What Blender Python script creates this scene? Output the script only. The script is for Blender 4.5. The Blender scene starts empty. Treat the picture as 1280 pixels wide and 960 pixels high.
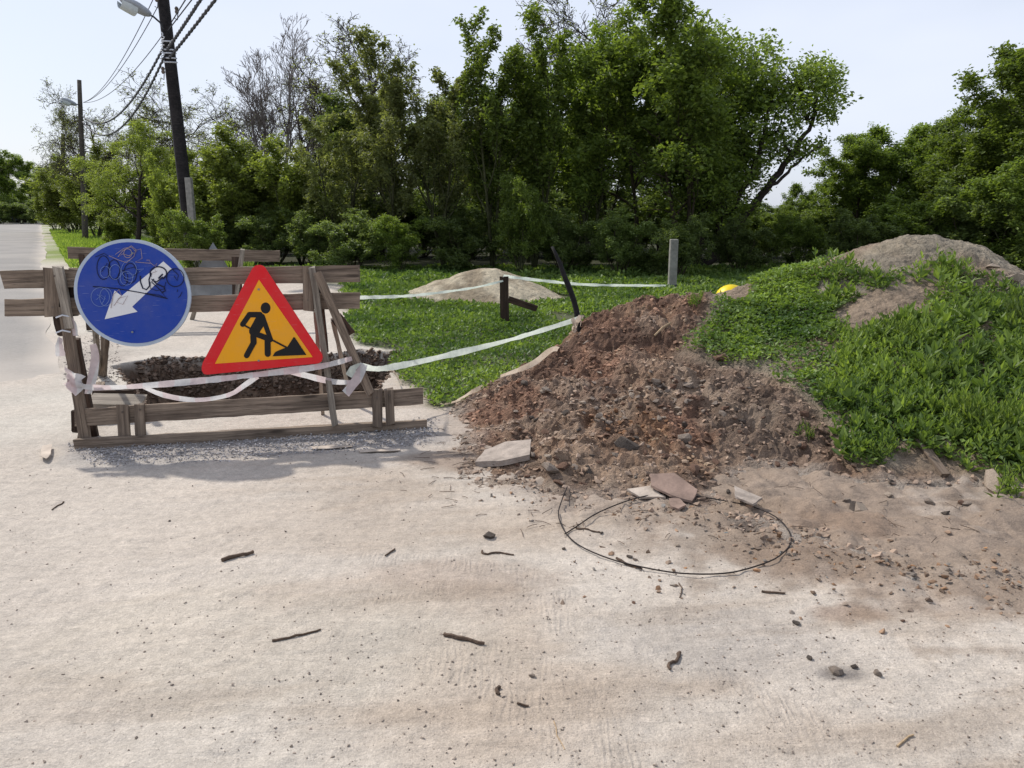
import bpy, bmesh, math, random
import numpy as np
from mathutils import Vector, Matrix
S = bpy.context.scene
C = S.collection
# ------------------------------------------------------------------ camera
F = 960.0                      # focal length in pixels of a 1280 px wide frame
CH = 1.5
PITCH = math.radians(12.57)
cd = bpy.data.cameras.new('camera'); cam = bpy.data.objects.new('camera', cd); C.objects.link(cam)
cd.sensor_width = 36; cd.lens = 36*F/1280; cd.clip_end = 3000; cd.clip_start = 0.05
cam.location = (0, 0, CH); cam.rotation_euler = (math.radians(90)-PITCH, 0, 0)
S.camera = cam
S.render.resolution_x = 1024; S.render.resolution_y = 768
# ------------------------------------------------------------------ sky and sun
SUN_AZ = math.atan2(-0.75, 0.60)      # towards the sun, from +Y turning to +X
SUN_EL = math.radians(47)
w = bpy.data.worlds.new('World'); S.world = w; w.use_nodes = True
nt = w.node_tree; nt.nodes.clear()
out = nt.nodes.new('ShaderNodeOutputWorld'); bg = nt.nodes.new('ShaderNodeBackground')
sky = nt.nodes.new('ShaderNodeTexSky'); sky.sky_type = 'NISHITA'; sky.sun_disc = False
sky.sun_elevation = SUN_EL; sky.sun_rotation = SUN_AZ
sky.air_density = 1.0; sky.dust_density = 1.6; sky.ozone_density = 1.2
tc = nt.nodes.new('ShaderNodeTexCoord'); mp = nt.nodes.new('ShaderNodeMapping'); mp.inputs['Scale'].default_value = (1, 1, 2.6)
nz = nt.nodes.new('ShaderNodeTexNoise'); nz.inputs['Scale'].default_value = 1.0; nz.inputs['Detail'].default_value = 5; nz.inputs['Roughness'].default_value = 0.5
mr = nt.nodes.new('ShaderNodeMapRange'); mr.inputs['From Min'].default_value = 0.3; mr.inputs['From Max'].default_value = 0.72
mr.inputs['To Min'].default_value = 0.35; mr.inputs['To Max'].default_value = 0.95
mx = nt.nodes.new('ShaderNodeMix'); mx.data_type = 'RGBA'
mx.inputs[7].default_value = (7.3, 7.8, 9.0, 1)       # thin high cloud
L = nt.links.new
L(tc.outputs['Generated'], mp.inputs['Vector']); L(mp.outputs['Vector'], nz.inputs['Vector'])
L(nz.outputs['Fac'], mr.inputs['Value']); L(mr.outputs['Result'], mx.inputs[0]); L(sky.outputs['Color'], mx.inputs[6])
L(mx.outputs[2], bg.inputs['Color']); bg.inputs['Strength'].default_value = 0.112
L(bg.outputs['Background'], out.inputs['Surface'])
sd = bpy.data.lights.new('sun', 'SUN'); so = bpy.data.objects.new('sun', sd); C.objects.link(so)
sd.energy = 3.9; sd.angle = math.radians(1.5); sd.color = (1, 0.95, 0.87)
sv = Vector((math.sin(SUN_AZ)*math.cos(SUN_EL), math.cos(SUN_AZ)*math.cos(SUN_EL), math.sin(SUN_EL)))
so.rotation_euler = sv.to_track_quat('Z', 'Y').to_euler(); so.location = (0, 0, 30)
S.view_settings.view_transform = 'Standard'; S.view_settings.look = 'None'; S.view_settings.exposure = 0.08; S.view_settings.gamma = 1
S.render.engine = 'CYCLES'
S.cycles.max_bounces = 8; S.cycles.transparent_max_bounces = 6
# ------------------------------------------------------------------ geometry of the view
cp, sp_ = math.cos(PITCH), math.sin(PITCH)
def ray(px, py):
    u = (px-640)/F; v = (480-py)/F
    return Vector((u, cp+v*sp_, -sp_+v*cp))
def at(px, py, Y):
    r = ray(px, py); return Vector((0, 0, CH)) + r*(Y/r.y)
def gp(px, py, z=0.0):
    r = ray(px, py); return Vector((0, 0, CH)) + r*((z-CH)/r.z)
def on_plane(px, py, p0, n):
    r = ray(px, py); o = Vector((0, 0, CH)); return o + r*((p0-o).dot(n)/r.dot(n))
def proj(x, y, z):
    d = y*cp-(z-CH)*sp_; d = np.maximum(d, 0.05)
    return 640+F*x/d, 480-F*(y*sp_+(z-CH)*cp)/d
# ------------------------------------------------------------------ noise
def vnoise(x, y, seed=0):
    xi = np.floor(x).astype(np.int64); yi = np.floor(y).astype(np.int64)
    fx = x-xi; fy = y-yi; fx = fx*fx*(3-2*fx); fy = fy*fy*(3-2*fy)
    def h(a, b):
        n = (a*374761393+b*668265263+seed*982451653) & 0x7fffffff
        n = (n ^ (n >> 13))*1274126177 & 0x7fffffff
        return ((n ^ (n >> 16)) & 0xffff)/65535.0
    return (h(xi, yi)*(1-fx)+h(xi+1, yi)*fx)*(1-fy)+(h(xi, yi+1)*(1-fx)+h(xi+1, yi+1)*fx)*fy
def fbm(x, y, f=1.0, o=4, seed=0, bil=False):
    r = 0; a = 1; t = 0
    for i in range(o):
        n = vnoise(x*f+i*17.3, y*f-i*9.1, seed+i)
        if bil: n = np.abs(n*2-1)
        r = r+a*n; t += a; a *= 0.5; f *= 2.03
    return r/t
def inpoly(x, y, P):
    c = np.zeros(np.shape(x), bool)
    for i in range(len(P)):
        x0, y0 = P[i][:2]; x1, y1 = P[i-1][:2]
        if y0 == y1: continue
        m = ((y0 > y) != (y1 > y)) & (x < (x1-x0)*(y-y0)/(y1-y0)+x0); c ^= m
    return c
def sdist(x, y, P):
    d = np.full(np.shape(x), 1e9)
    for i in range(len(P)):
        ax, ay = P[i-1][:2]; bx, by = P[i][:2]; ex, ey = bx-ax, by-ay
        t = np.clip(((x-ax)*ex+(y-ay)*ey)/(ex*ex+ey*ey+1e-12), 0, 1)
        d = np.minimum(d, np.hypot(x-ax-t*ex, y-ay-t*ey))
    return np.where(inpoly(x, y, P), -d, d)
def sstep(a, b, x):
    t = np.clip((x-a)/(b-a), 0, 1); return t*t*(3-2*t)
# ------------------------------------------------------------------ materials
def srgb(r, g, b):
    f = lambda c: (c/255/12.92) if c/255 <= 0.04045 else ((c/255+0.055)/1.055)**2.4
    return (f(r), f(g), f(b), 1)
class NT:
    def __init__(s, name):
        s.m = bpy.data.materials.new(name); s.m.use_nodes = True; s.t = s.m.node_tree; s.t.nodes.clear()
        s.out = s.n('ShaderNodeOutputMaterial'); s.b = s.n('ShaderNodeBsdfPrincipled'); s.l(s.b.outputs[0], s.out.inputs[0])
        s.b.inputs['Specular IOR Level'].default_value = 0.3
        s.tc = s.n('ShaderNodeTexCoord')
    def n(s, t): return s.t.nodes.new(t)
    def l(s, a, b): s.t.links.new(a, b)
    def noise(s, scale, detail=4, rough=0.55, vec=None, dist=0):
        n = s.n('ShaderNodeTexNoise'); n.inputs['Scale'].default_value = scale; n.inputs['Detail'].default_value = detail
        n.inputs['Roughness'].default_value = rough; n.inputs['Distortion'].default_value = dist
        s.l(vec or s.tc.outputs['Object'], n.inputs['Vector']); return n.outputs['Fac']
    def map(s, v, a, b, c, d):
        n = s.n('ShaderNodeMapRange'); s.l(v, n.inputs[0])
        for i, q in enumerate((a, b, c, d)): n.inputs[i+1].default_value = q
        return n.outputs[0]
    def scale(s, sc, vec=None):
        n = s.n('ShaderNodeMapping'); n.inputs['Scale'].default_value = sc; s.l(vec or s.tc.outputs['Object'], n.inputs['Vector']); return n.outputs[0]
    def mix(s, f, a, b, mode='MIX'):
        n = s.n('ShaderNodeMix'); n.data_type = 'RGBA'; n.blend_type = mode
        for v, i in ((f, 0), (a, 6), (b, 7)):
            if isinstance(v, (int, float)): n.inputs[i].default_value = v
            elif isinstance(v, tuple): n.inputs[i].default_value = v
            else: s.l(v, n.inputs[i])
        return n.outputs[2]
    def math(s, op, a, b):
        n = s.n('ShaderNodeMath'); n.operation = op
        for v, i in ((a, 0), (b, 1)):
            if isinstance(v, (int, float)): n.inputs[i].default_value = v
            else: s.l(v, n.inputs[i])
        return n.outputs[0]
    def bump(s, h, strength, dist):
        n = s.n('ShaderNodeBump'); n.inputs['Strength'].default_value = strength; n.inputs['Distance'].default_value = dist
        s.l(h, n.inputs['Height']); s.l(n.outputs[0], s.b.inputs['Normal'])
    def attr(s, name, o='Color'):
        n = s.n('ShaderNodeAttribute'); n.attribute_name = name; return n.outputs[o]
    def col(s, c): s.l(c, s.b.inputs['Base Color'])
    def rough(s, v): s.b.inputs['Roughness'].default_value = v
def plain(name, c, rough=0.6, var=0.25, vs=6, bump=0.0, metal=0, bs=40):
    t = NT(name); v = t.map(t.noise(vs, 5, 0.6), 0.3, 0.7, 1-var, 1+var*0.6)
    cc = t.n('ShaderNodeCombineColor'); 
    for i in range(3): t.l(v, cc.inputs[i])
    t.col(t.mix(1.0, c, cc.outputs[0], 'MULTIPLY')); t.rough(rough); t.b.inputs['Metallic'].default_value = metal
    if bump: t.bump(t.noise(bs, 4, 0.6), bump, 0.01)
    return t.m
def grey(t, v):
    cc = t.n('ShaderNodeCombineColor')
    for i in range(3): t.l(v, cc.inputs[i])
    return cc.outputs[0]
def mat_soil(name, clod=False):
    t = NT(name); c = t.attr('Col'); pos = t.tc.outputs['Object']
    v1 = t.map(t.noise(0.9, 5, 0.6), 0.3, 0.7, 0.88, 1.10)
    v2 = t.map(t.noise(26, 7, 0.8), 0.3, 0.7, 0.78, 1.18) if not clod else t.map(t.noise(11, 7, 0.75), 0.32, 0.68, 0.62, 1.35)
    v3 = t.math('MULTIPLY', t.map(t.noise(110, 4, 0.8), 0.32, 0.68, 0.80, 1.18), t.map(t.noise(290, 2, 0.7), 0.3, 0.7, 0.86, 1.13))
    c = t.mix(1.0, c, grey(t, t.math('MULTIPLY', t.math('MULTIPLY', v1, v2), v3)), 'MULTIPLY')
    # small dark grit
    vo = t.n('ShaderNodeTexVoronoi'); vo.inputs['Scale'].default_value = 34; t.l(pos, vo.inputs['Vector'])
    g = t.map(vo.outputs['Distance'], 0.07, 0.16, 1, 0)
    g = t.math('MULTIPLY', g, t.map(t.noise(4, 4, 0.7), 0.5, 0.7, 0, 1))
    c = t.mix(t.math('MULTIPLY', g, 0.55), c, srgb(96, 84, 76))
    vo2 = t.n('ShaderNodeTexVoronoi'); vo2.inputs['Scale'].default_value = 90; t.l(pos, vo2.inputs['Vector'])
    g2 = t.math('MULTIPLY', t.map(vo2.outputs['Distance'], 0.1, 0.25, 1, 0), t.map(t.noise(3.1, 3, 0.6), 0.42, 0.7, 0, 1))
    c = t.mix(t.math('MULTIPLY', g2, 0.4), c, srgb(120, 108, 100))
    t.col(c); t.rough(0.95)
    tr = t.n('ShaderNodeTexWave'); tr.inputs['Scale'].default_value = 7; tr.inputs['Distortion'].default_value = 5; tr.inputs['Detail'].default_value = 3
    tr.bands_direction = 'Y'; tr.inputs['Detail Scale'].default_value = 1.2
    t.l(t.scale((0.5, 1.0, 1)), tr.inputs['Vector'])
    trk = t.math('MULTIPLY', t.noise(1.0, 5, 0.6, t.scale((3.0, 16.0, 3)), 1.2), 0.9)
    wv = t.n('ShaderNodeTexWave'); wv.inputs['Scale'].default_value = 13; wv.inputs['Distortion'].default_value = 6; wv.inputs['Detail'].default_value = 2; wv.inputs['Detail Scale'].default_value = 2
    t.l(t.scale((1, .35, 1)), wv.inputs['Vector'])
    tm_ = t.math('MULTIPLY', t.math('MULTIPLY', wv.outputs['Fac'], t.math('SUBTRACT', 1.0, t.attr('Col', 'Alpha'))), t.map(t.noise(3, 3, .6), .42, .6, 0, 0.2))
    trk = t.math('ADD', trk, tm_)
    h = t.math('ADD', t.math('ADD', t.noise(22, 6, 0.7), t.math('MULTIPLY', t.noise(150, 3, 0.6), 0.35)), trk if not clod else t.noise(48, 5, 0.7))
    t.bump(h, 0.8 if not clod else 1.0, 0.013 if not clod else 0.045)
    return t.m
M = {}
M['ground'] = mat_soil('ground soil'); M['pile'] = mat_soil('pile soil', True)
def mat_wood(name, base, dark, sc=1.0):
    t = NT(name); oi = t.n('ShaderNodeObjectInfo'); pos = t.n('ShaderNodeVectorMath'); pos.operation = 'ADD'
    t.l(t.tc.outputs['Object'], pos.inputs[0]); mm = t.n('ShaderNodeVectorMath'); mm.operation = 'SCALE'; cx = t.n('ShaderNodeCombineXYZ')
    for i in range(3): t.l(oi.outputs['Random'], cx.inputs[i])
    t.l(cx.outputs[0], mm.inputs[0]); mm.inputs['Scale'].default_value = 37; t.l(mm.outputs[0], pos.inputs[1])
    v = pos.outputs[0]
    g1 = t.noise(1, 6, 0.65, t.scale((2.2, 45*sc, 45*sc), v), 0.6); g2 = t.noise(1, 3, 0.6, t.scale((5, 130, 130), v), 0.4)
    big = t.noise(2.5, 4, 0.6, v)
    c = t.mix(t.map(g1, 0.35, 0.68, 0, 1), dark, base)
    kn = t.n('ShaderNodeTexVoronoi'); kn.inputs['Scale'].default_value = 1; t.l(t.scale((2.2, 9, 9), v), kn.inputs['Vector'])
    c = t.mix(t.map(kn.outputs['Distance'], 0.06, 0.16, 0.75, 0), c, tuple(q*0.4 for q in dark[:3])+(1,))
    c = t.mix(t.map(g2, 0.56, 0.68, 0, 0.7), c, tuple(q*0.45 for q in dark[:3])+(1,))
    c = t.mix(1.0, c, grey(t, t.map(big, 0.3, 0.7, 0.72, 1.2)), 'MULTIPLY')
    c = t.mix(1.0, c, grey(t, t.map(oi.outputs['Random'], 0, 1, 0.8, 1.15)), 'MULTIPLY')
    t.col(c); t.rough(0.85); t.bump(t.math('ADD', g1, g2), 0.6, 0.006); return t.m
M['wood'] = mat_wood('weathered board', srgb(150, 133, 116), srgb(92, 79, 69))
M['woodpale'] = mat_wood('pale weathered stick', srgb(172, 162, 148), srgb(118, 108, 98))
M['wooddark'] = mat_wood('dark old post wood', srgb(88, 70, 58), srgb(46, 36, 30))
M['pole'] = mat_wood('tarred pole wood', srgb(52, 48, 48), srgb(22, 20, 22), 0.5)
M['polegrey'] = mat_wood('grey pole wood', srgb(98, 92, 84), srgb(58, 54, 48), 0.5)
M['concrete'] = plain('concrete', srgb(138, 136, 130), 0.9, 0.35, 9, 0.5)
M['slab'] = plain('broken slab', srgb(160, 148, 138), 0.9, 0.35, 12, 0.7, bs=60)
M['slabpink'] = plain('flat brown shard', srgb(142, 120, 108), 0.8, 0.35, 9, 0.5)
M['slabpale'] = plain('flat pale shard', srgb(186, 172, 158), 0.8, 0.35, 9, 0.5)
M['rock'] = plain('rock', srgb(150, 136, 124), 0.95, 0.4, 14, 0.8, bs=70)
M['rockdark'] = plain('dark rock', srgb(104, 94, 86), 0.95, 0.45, 16, 0.9, bs=70)
M['blue'] = plain('sign blue sheeting', srgb(0, 62, 155), 0.38, 0.16, 5)
M['signwhite'] = plain('sign white sheeting', srgb(225, 225, 228), 0.4, 0.12, 8)
M['rim'] = plain('sign rim', srgb(178, 190, 205), 0.45, 0.15, 8)
M['red'] = plain('sign red sheeting', srgb(222, 22, 34), 0.35, 0.12, 5)
M['amber'] = plain('sign amber sheeting', srgb(240, 168, 8), 0.4, 0.10, 5)
M['black'] = plain('sign black', srgb(18, 16, 18), 0.5, 0.1)
M['navy'] = plain('marker ink', srgb(4, 12, 50), 0.5, 0.1)
M['scratch'] = plain('pale marker ink', srgb(120, 140, 190), 0.6, 0.3, 30)
M['tan_ink'] = plain('tan marker ink', srgb(160, 140, 140), 0.6, 0.3, 30)
M['zinc'] = plain('zinc sign back', srgb(130, 134, 138), 0.5, 0.25, 6, 0, 0.4)
M['wire'] = plain('rusty black wire', srgb(40, 32, 30), 0.7, 0.4, 30)
M['cable'] = plain('cable', srgb(70, 72, 80), 0.6, 0.2)
M['cablepale'] = plain('pale cable tie', srgb(205, 208, 215), 0.6, 0.2)
M['lampgrey'] = plain('lamp housing', srgb(165, 170, 178), 0.5, 0.15)
M['lampglass'] = plain('lamp glass', srgb(205, 212, 215), 0.2, 0.1)
M['yellow'] = plain('yellow plastic', srgb(235, 205, 10), 0.45, 0.15, 8)
M['blackpole'] = plain('charred black pole', srgb(30, 28, 28), 0.8, 0.5, 20, 0.8)
M['stick'] = plain('dry stick bark', srgb(92, 76, 64), 0.9, 0.5, 40, 0.8)
M['stickpale'] = plain('pale dry stick', srgb(172, 148, 118), 0.9, 0.3, 40, 0.6)
M['bark'] = plain('bark', srgb(78, 70, 58), 0.95, 0.5, 7, 1.0, bs=30)
M['barkgreen'] = plain('mossy bark', srgb(70, 72, 48), 0.95, 0.5, 7, 1.0, bs=30)
M['barkdark'] = plain('dark bark', srgb(62, 54, 50), 0.95, 0.4, 7, 1.0, bs=30)
M['barkpale'] = plain('pale bark', srgb(122, 114, 110), 0.95, 0.3, 7, 0.6, bs=30)
M['carwhite'] = plain('white car paint', srgb(225, 225, 225), 0.3, 0.05)
M['cardark'] = plain('dark car paint', srgb(50, 56, 66), 0.3, 0.05)
M['glass'] = plain('car glass', srgb(30, 38, 44), 0.1, 0.05)
M['rubber'] = plain('rubber', srgb(26, 26, 26), 0.8, 0.1)
def dirty(name, c):
    t = NT(name); n1 = t.map(t.noise(5, 6, 0.7), 0.35, 0.75, 0, 0.13); n2 = t.map(t.noise(1, 4, 0.6, t.scale((60, 60, 3))), 0.6, 0.75, 0, 0.12)
    cc = t.mix(n1, c, srgb(150, 140, 128)); cc = t.mix(n2, cc, srgb(90, 84, 80)); sc_ = t.map(t.noise(1, 2, .5, t.scale((12, 12, 160))), .68, .72, 0, .18); cc = t.mix(sc_, cc, srgb(190, 190, 190))
    t.col(cc); r_ = t.map(t.noise(8, 4), .3, .7, .3, .6); t.l(r_, t.b.inputs['Roughness']); t.bump(t.noise(2.5, 2), .15, .01); return t.m
M['blue'] = dirty('sign blue sheeting', srgb(0, 58, 158)); M['red'] = dirty('sign red sheeting', srgb(222, 18, 30)); M['amber'] = dirty('sign amber sheeting', srgb(246, 168, 0)); M['signwhite'] = dirty('sign white sheeting', srgb(228, 228, 230))
def mat_gravel():
    t = NT('grey gravel'); t.col(t.attr('Col')); t.rough(0.9); t.bump(t.noise(90, 3), 0.4, 0.004); return t.m
M['gravel'] = mat_gravel()
def mat_tape(name, white, pink, amt):
    t = NT(name); wv = t.n('ShaderNodeTexWave'); wv.inputs['Scale'].default_value = 1.6; wv.bands_direction = 'X'
    t.l(t.tc.outputs['Object'], wv.inputs['Vector'])
    c = t.mix(t.math('MULTIPLY', t.map(wv.outputs['Fac'], 0.45, 0.55, 0, 1), amt), white, pink)
    c = t.mix(1.0, c, grey(t, t.map(t.noise(30, 4), 0.3, 0.7, 0.85, 1.05)), 'MULTIPLY')
    t.col(c); t.rough(0.45)
    tr = t.n('ShaderNodeBsdfTranslucent'); t.l(c, tr.inputs[0]); mx = t.n('ShaderNodeMixShader'); mx.inputs[0].default_value = 0.5
    t.l(t.b.outputs[0], mx.inputs[1]); t.l(tr.outputs[0], mx.inputs[2]); t.l(mx.outputs[0], t.out.inputs[0]); return t.m
M['tape'] = mat_tape('barrier tape white pink', srgb(228, 226, 226), srgb(218, 188, 190), 0.5)
M['tapegreen'] = mat_tape('faded tape', srgb(222, 230, 222), srgb(212, 222, 212), 0.5)
M['tapecream'] = mat_tape('old cream tape', srgb(222, 205, 188), srgb(205, 185, 165), 0.5)
def mat_leaf(name, c1, c2, trans=0.5, rough=0.5):
    t = NT(name); a = t.attr('Col'); sepn = t.n('ShaderNodeSeparateColor'); t.l(a, sepn.inputs[0])
    oi = t.n('ShaderNodeObjectInfo')
    c = t.mix(sepn.outputs[0], c1, c2)
    c = t.mix(1.0, c, grey(t, t.map(oi.outputs['Random'], 0, 1, 0.72, 1.22)), 'MULTIPLY')
    t.col(c); t.rough(rough); t.b.inputs['Specular IOR Level'].default_value = 0.35
    tr = t.n('ShaderNodeBsdfTranslucent'); t.l(t.mix(1.0, c, (1.35, 1.35, 0.6, 1), 'MULTIPLY'), tr.inputs[0])
    mx = t.n('ShaderNodeMixShader'); mx.inputs[0].default_value = trans
    t.l(t.b.outputs[0], mx.inputs[1]); t.l(tr.outputs[0], mx.inputs[2]); t.l(mx.outputs[0], t.out.inputs[0]); return t.m
M['leaf'] = mat_leaf('oak leaf', (0.095, 0.145, 0.035, 1), (0.235, 0.315, 0.07, 1))
M['leafdark'] = mat_leaf('dark leaf', (0.10, 0.14, 0.05, 1), (0.225, 0.295, 0.10, 1))
M['leafyel'] = mat_leaf('yellow green leaf', (0.13, 0.17, 0.04, 1), (0.28, 0.34, 0.085, 1))
M['leafolive'] = mat_leaf('olive young leaf', (0.12, 0.145, 0.055, 1), (0.25, 0.28, 0.115, 1))
M['grass'] = mat_leaf('clover leaf', (0.075, 0.135, 0.034, 1), (0.26, 0.36, 0.085, 1), 0.42)
M['weed'] = mat_leaf('weed leaf', (0.045, 0.09, 0.026, 1), (0.27, 0.36, 0.085, 1), 0.42)
M['weedpale'] = mat_leaf('pale weed leaf', (0.12, 0.20, 0.04, 1), (0.30, 0.39, 0.10, 1), 0.45)
# ------------------------------------------------------------------ object helpers
def link(o, parent=None, label=None, cat=None, group=None, kind=None):
    C.objects.link(o)
    if parent is not None: o.parent = parent
    if label: o['label'] = label
    if cat: o['category'] = cat
    if group: o['group'] = group
    if kind: o['kind'] = kind
    return o
def empty(name, loc=(0, 0, 0), label=None, cat=None, group=None, rz=0):
    o = bpy.data.objects.new(name, None); o.empty_display_size = 0.1; o.location = loc; o.rotation_euler = (0, 0, rz)
    return link(o, None, label, cat, group)
def npmesh(name, V, Fq, mat, cols=None, smooth=False):
    """V (n,3); Fq (m,k) faces of one size"""
    me = bpy.data.meshes.new(name); V = np.ascontiguousarray(V, np.float32); Fq = np.ascontiguousarray(Fq, np.int32)
    k = Fq.shape[1]; me.vertices.add(len(V)); me.vertices.foreach_set('co', V.ravel())
    me.loops.add(Fq.size); me.loops.foreach_set('vertex_index', Fq.ravel())
    me.polygons.add(len(Fq)); me.polygons.foreach_set('loop_start', np.arange(len(Fq), dtype=np.int32)*k)
    me.polygons.foreach_set('use_smooth', np.full(len(Fq), smooth))
    if cols is not None:
        ca = me.color_attributes.new('Col', 'FLOAT_COLOR', 'POINT'); cc = np.ones((len(V), 4), np.float32); cc[:, :cols.shape[1]] = cols
        ca.data.foreach_set('color', cc.ravel())
    me.update(calc_edges=True); me.materials.append(mat); return me
class MB:
    def __init__(s): s.v = []; s.f = []
    def add(s, vs, fs):
        b = len(s.v); s.v += [tuple(v) for v in vs]; s.f += [tuple(i+b for i in f) for f in fs]
    def tube(s, pts, rad, n=6, cap=True):
        pts = [Vector(p) for p in pts]; b = len(s.v); N = len(pts)
        if isinstance(rad, (int, float)): rad = [rad]*N
        up = None
        for i, p in enumerate(pts):
            d = (pts[min(i+1, N-1)]-pts[max(i-1, 0)]); d = d.normalized() if d.length > 1e-9 else Vector((0, 0, 1))
            a = d.cross(up if up is not None else (Vector((0, 0, 1)) if abs(d.z) < .9 else Vector((1, 0, 0))))
            if a.length < 1e-4: a = d.orthogonal()
            a.normalize(); c = d.cross(a).normalized(); up = -c if up is None else up
            up = c*-1
            for k in range(n):
                t = 2*math.pi*k/n; s.v.append(tuple(p+(a*math.cos(t)+c*math.sin(t))*rad[i]))
        for i in range(N-1):
            for k in range(n):
                k2 = (k+1) % n; s.f.append((b+i*n+k, b+i*n+k2, b+(i+1)*n+k2, b+(i+1)*n+k))
        if cap:
            s.f.append(tuple(b+k for k in range(n))[::-1]); s.f.append(tuple(b+(N-1)*n+k for k in range(n)))
    def box(s, c, sx, sy, sz):
        x, y, z = c; vs = [(x+a*sx/2, y+b*sy/2, z+d*sz/2) for a in (-1, 1) for b in (-1, 1) for d in (-1, 1)]
        s.add(vs, [(0, 1, 3, 2), (4, 6, 7, 5), (0, 4, 5, 1), (2, 3, 7, 6), (0, 2, 6, 4), (1, 5, 7, 3)])
    def obj(s, name, mat, parent=None, smooth=False, bevel=0, **kw):
        me = bpy.data.meshes.new(name); me.from_pydata(s.v, [], s.f)
        bm = bmesh.new(); bm.from_mesh(me); bmesh.ops.recalc_face_normals(bm, faces=bm.faces)
        if bevel: bmesh.ops.bevel(bm, geom=list(bm.edges), offset=bevel, segments=1, affect='EDGES', profile=0.5)
        bm.to_mesh(me); bm.free()
        for p in me.polygons: p.use_smooth = smooth
        me.materials.append(mat); o = bpy.data.objects.new(name, me); return link(o, parent, **kw)
rnd = random.Random(5)
def board(name, a, b, width, thick, mat, parent=None, nrm=None, rough=0.003, **kw):
    """plank whose long axis runs a->b; width measured across, thickness along nrm"""
    a, b = Vector(a), Vector(b); d = b-a; Lg = d.length; d.normalize()
    n = Vector(nrm or (0, -1, 0)); n = (n-d*n.dot(d)).normalized(); wv = n.cross(d).normalized()
    bm = bmesh.new(); seg = max(3, int(Lg/0.09)); rings = []
    r = random.Random(int(abs(a.x*1000+a.z*777+b.x*311)) + 3)
    bow = r.uniform(-1, 1)*0.004*Lg
    for i in range(seg+1):
        t = i/seg; x = Lg*t; e = bow*math.sin(math.pi*t)
        ring = [bm.verts.new((x+(r.uniform(-.012, .012) if i in (0, seg) else 0), sy*(width/2)+r.uniform(-rough, rough), sz*thick/2+e+r.uniform(-.001, .001))) for sy, sz in ((-1, -1), (1, -1), (1, 1), (-1, 1))]
        rings.append(ring)
    for i in range(seg):
        for k in range(4): bm.faces.new((rings[i][k], rings[i][(k+1) % 4], rings[i+1][(k+1) % 4], rings[i+1][k]))
    bm.faces.new(rings[0][::-1]); bm.faces.new(rings[-1]); bmesh.ops.recalc_face_normals(bm, faces=bm.faces)
    me = bpy.data.meshes.new(name); bm.to_mesh(me); bm.free(); me.materials.append(mat)
    o = bpy.data.objects.new(name, me); m = Matrix((d, wv, n)).transposed().to_4x4(); m.translation = a
    link(o, parent, **kw)
    if parent is not None: m = Matrix.Translation(parent.location).inverted() @ m
    o.matrix_local = m; return o
def hull_rock(seed, n=14, sq=(1, 0.8, 0.6)):
    r = random.Random(seed); bm = bmesh.new()
    for i in range(n):
        v = Vector((r.gauss(0, 1), r.gauss(0, 1), r.gauss(0, 1))).normalized()*r.uniform(0.75, 1)
        bm.verts.new((v.x*sq[0], v.y*sq[1], v.z*sq[2]))
    res = bmesh.ops.convex_hull(bm, input=bm.verts)
    bmesh.ops.delete(bm, geom=[g for g in res.get('geom_interior', []) if isinstance(g, bmesh.types.BMVert)], context='VERTS')
    bmesh.ops.triangulate(bm, faces=bm.faces)
    me = bpy.data.meshes.new('rock'); bm.verts.index_update(); bm.to_mesh(me); bm.free()
    return me
ROCKS = [hull_rock(i, 14 + i % 5, (1, 0.65+0.1*(i % 4), 0.45+0.1*(i % 3))) for i in range(9)]
for me in ROCKS: me.materials.append(M['rock'])
ROCKV = []
for me in [hull_rock(50+i, 9, (1, 0.8, 0.6)) for i in range(6)]:
    v = np.array([x.co[:] for x in me.vertices]); f = np.array([p.vertices[:] for p in me.polygons]); ROCKV.append((v, f))
def rockfield(name, pos, size, cols, mat, rs, parent=None, squash=0.7, **kw):
    Vs = []; Fs = []; Cs = []; b = 0; n = len(pos); ki = rs.randint(0, len(ROCKV), n)
    for k, (v, f) in enumerate(ROCKV):
        ix = np.where(ki == k)[0]; m = len(ix)
        if m == 0: continue
        q = rs.normal(size=(m, 4)); q /= np.linalg.norm(q, axis=1)[:, None]; w_, x, y, z = q.T
        R = np.stack([1-2*(y*y+z*z), 2*(x*y-z*w_), 2*(x*z+y*w_), 2*(x*y+z*w_), 1-2*(x*x+z*z), 2*(y*z-x*w_), 2*(x*z-y*w_), 2*(y*z+x*w_), 1-2*(x*x+y*y)], 1).reshape(m, 3, 3)
        P = np.einsum('mij,nj->mni', R, v)*size[ix][:, None, None]; P[:, :, 2] *= squash; P += pos[ix][:, None, :]
        Vs.append(P.reshape(-1, 3)); Fs.append((f[None]+(np.arange(m)*len(v))[:, None, None]).reshape(-1, 3)+b); b += m*len(v)
        Cs.append(np.repeat(cols[ix], len(v), axis=0))
    me = npmesh(name, np.concatenate(Vs), np.concatenate(Fs), mat, np.concatenate(Cs))
    return link(bpy.data.objects.new(name, me), parent, kind='stuff', **kw)
rs = np.random.RandomState(11)
lin = lambda r, g, b: np.array(srgb(r, g, b)[:3])
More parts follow.
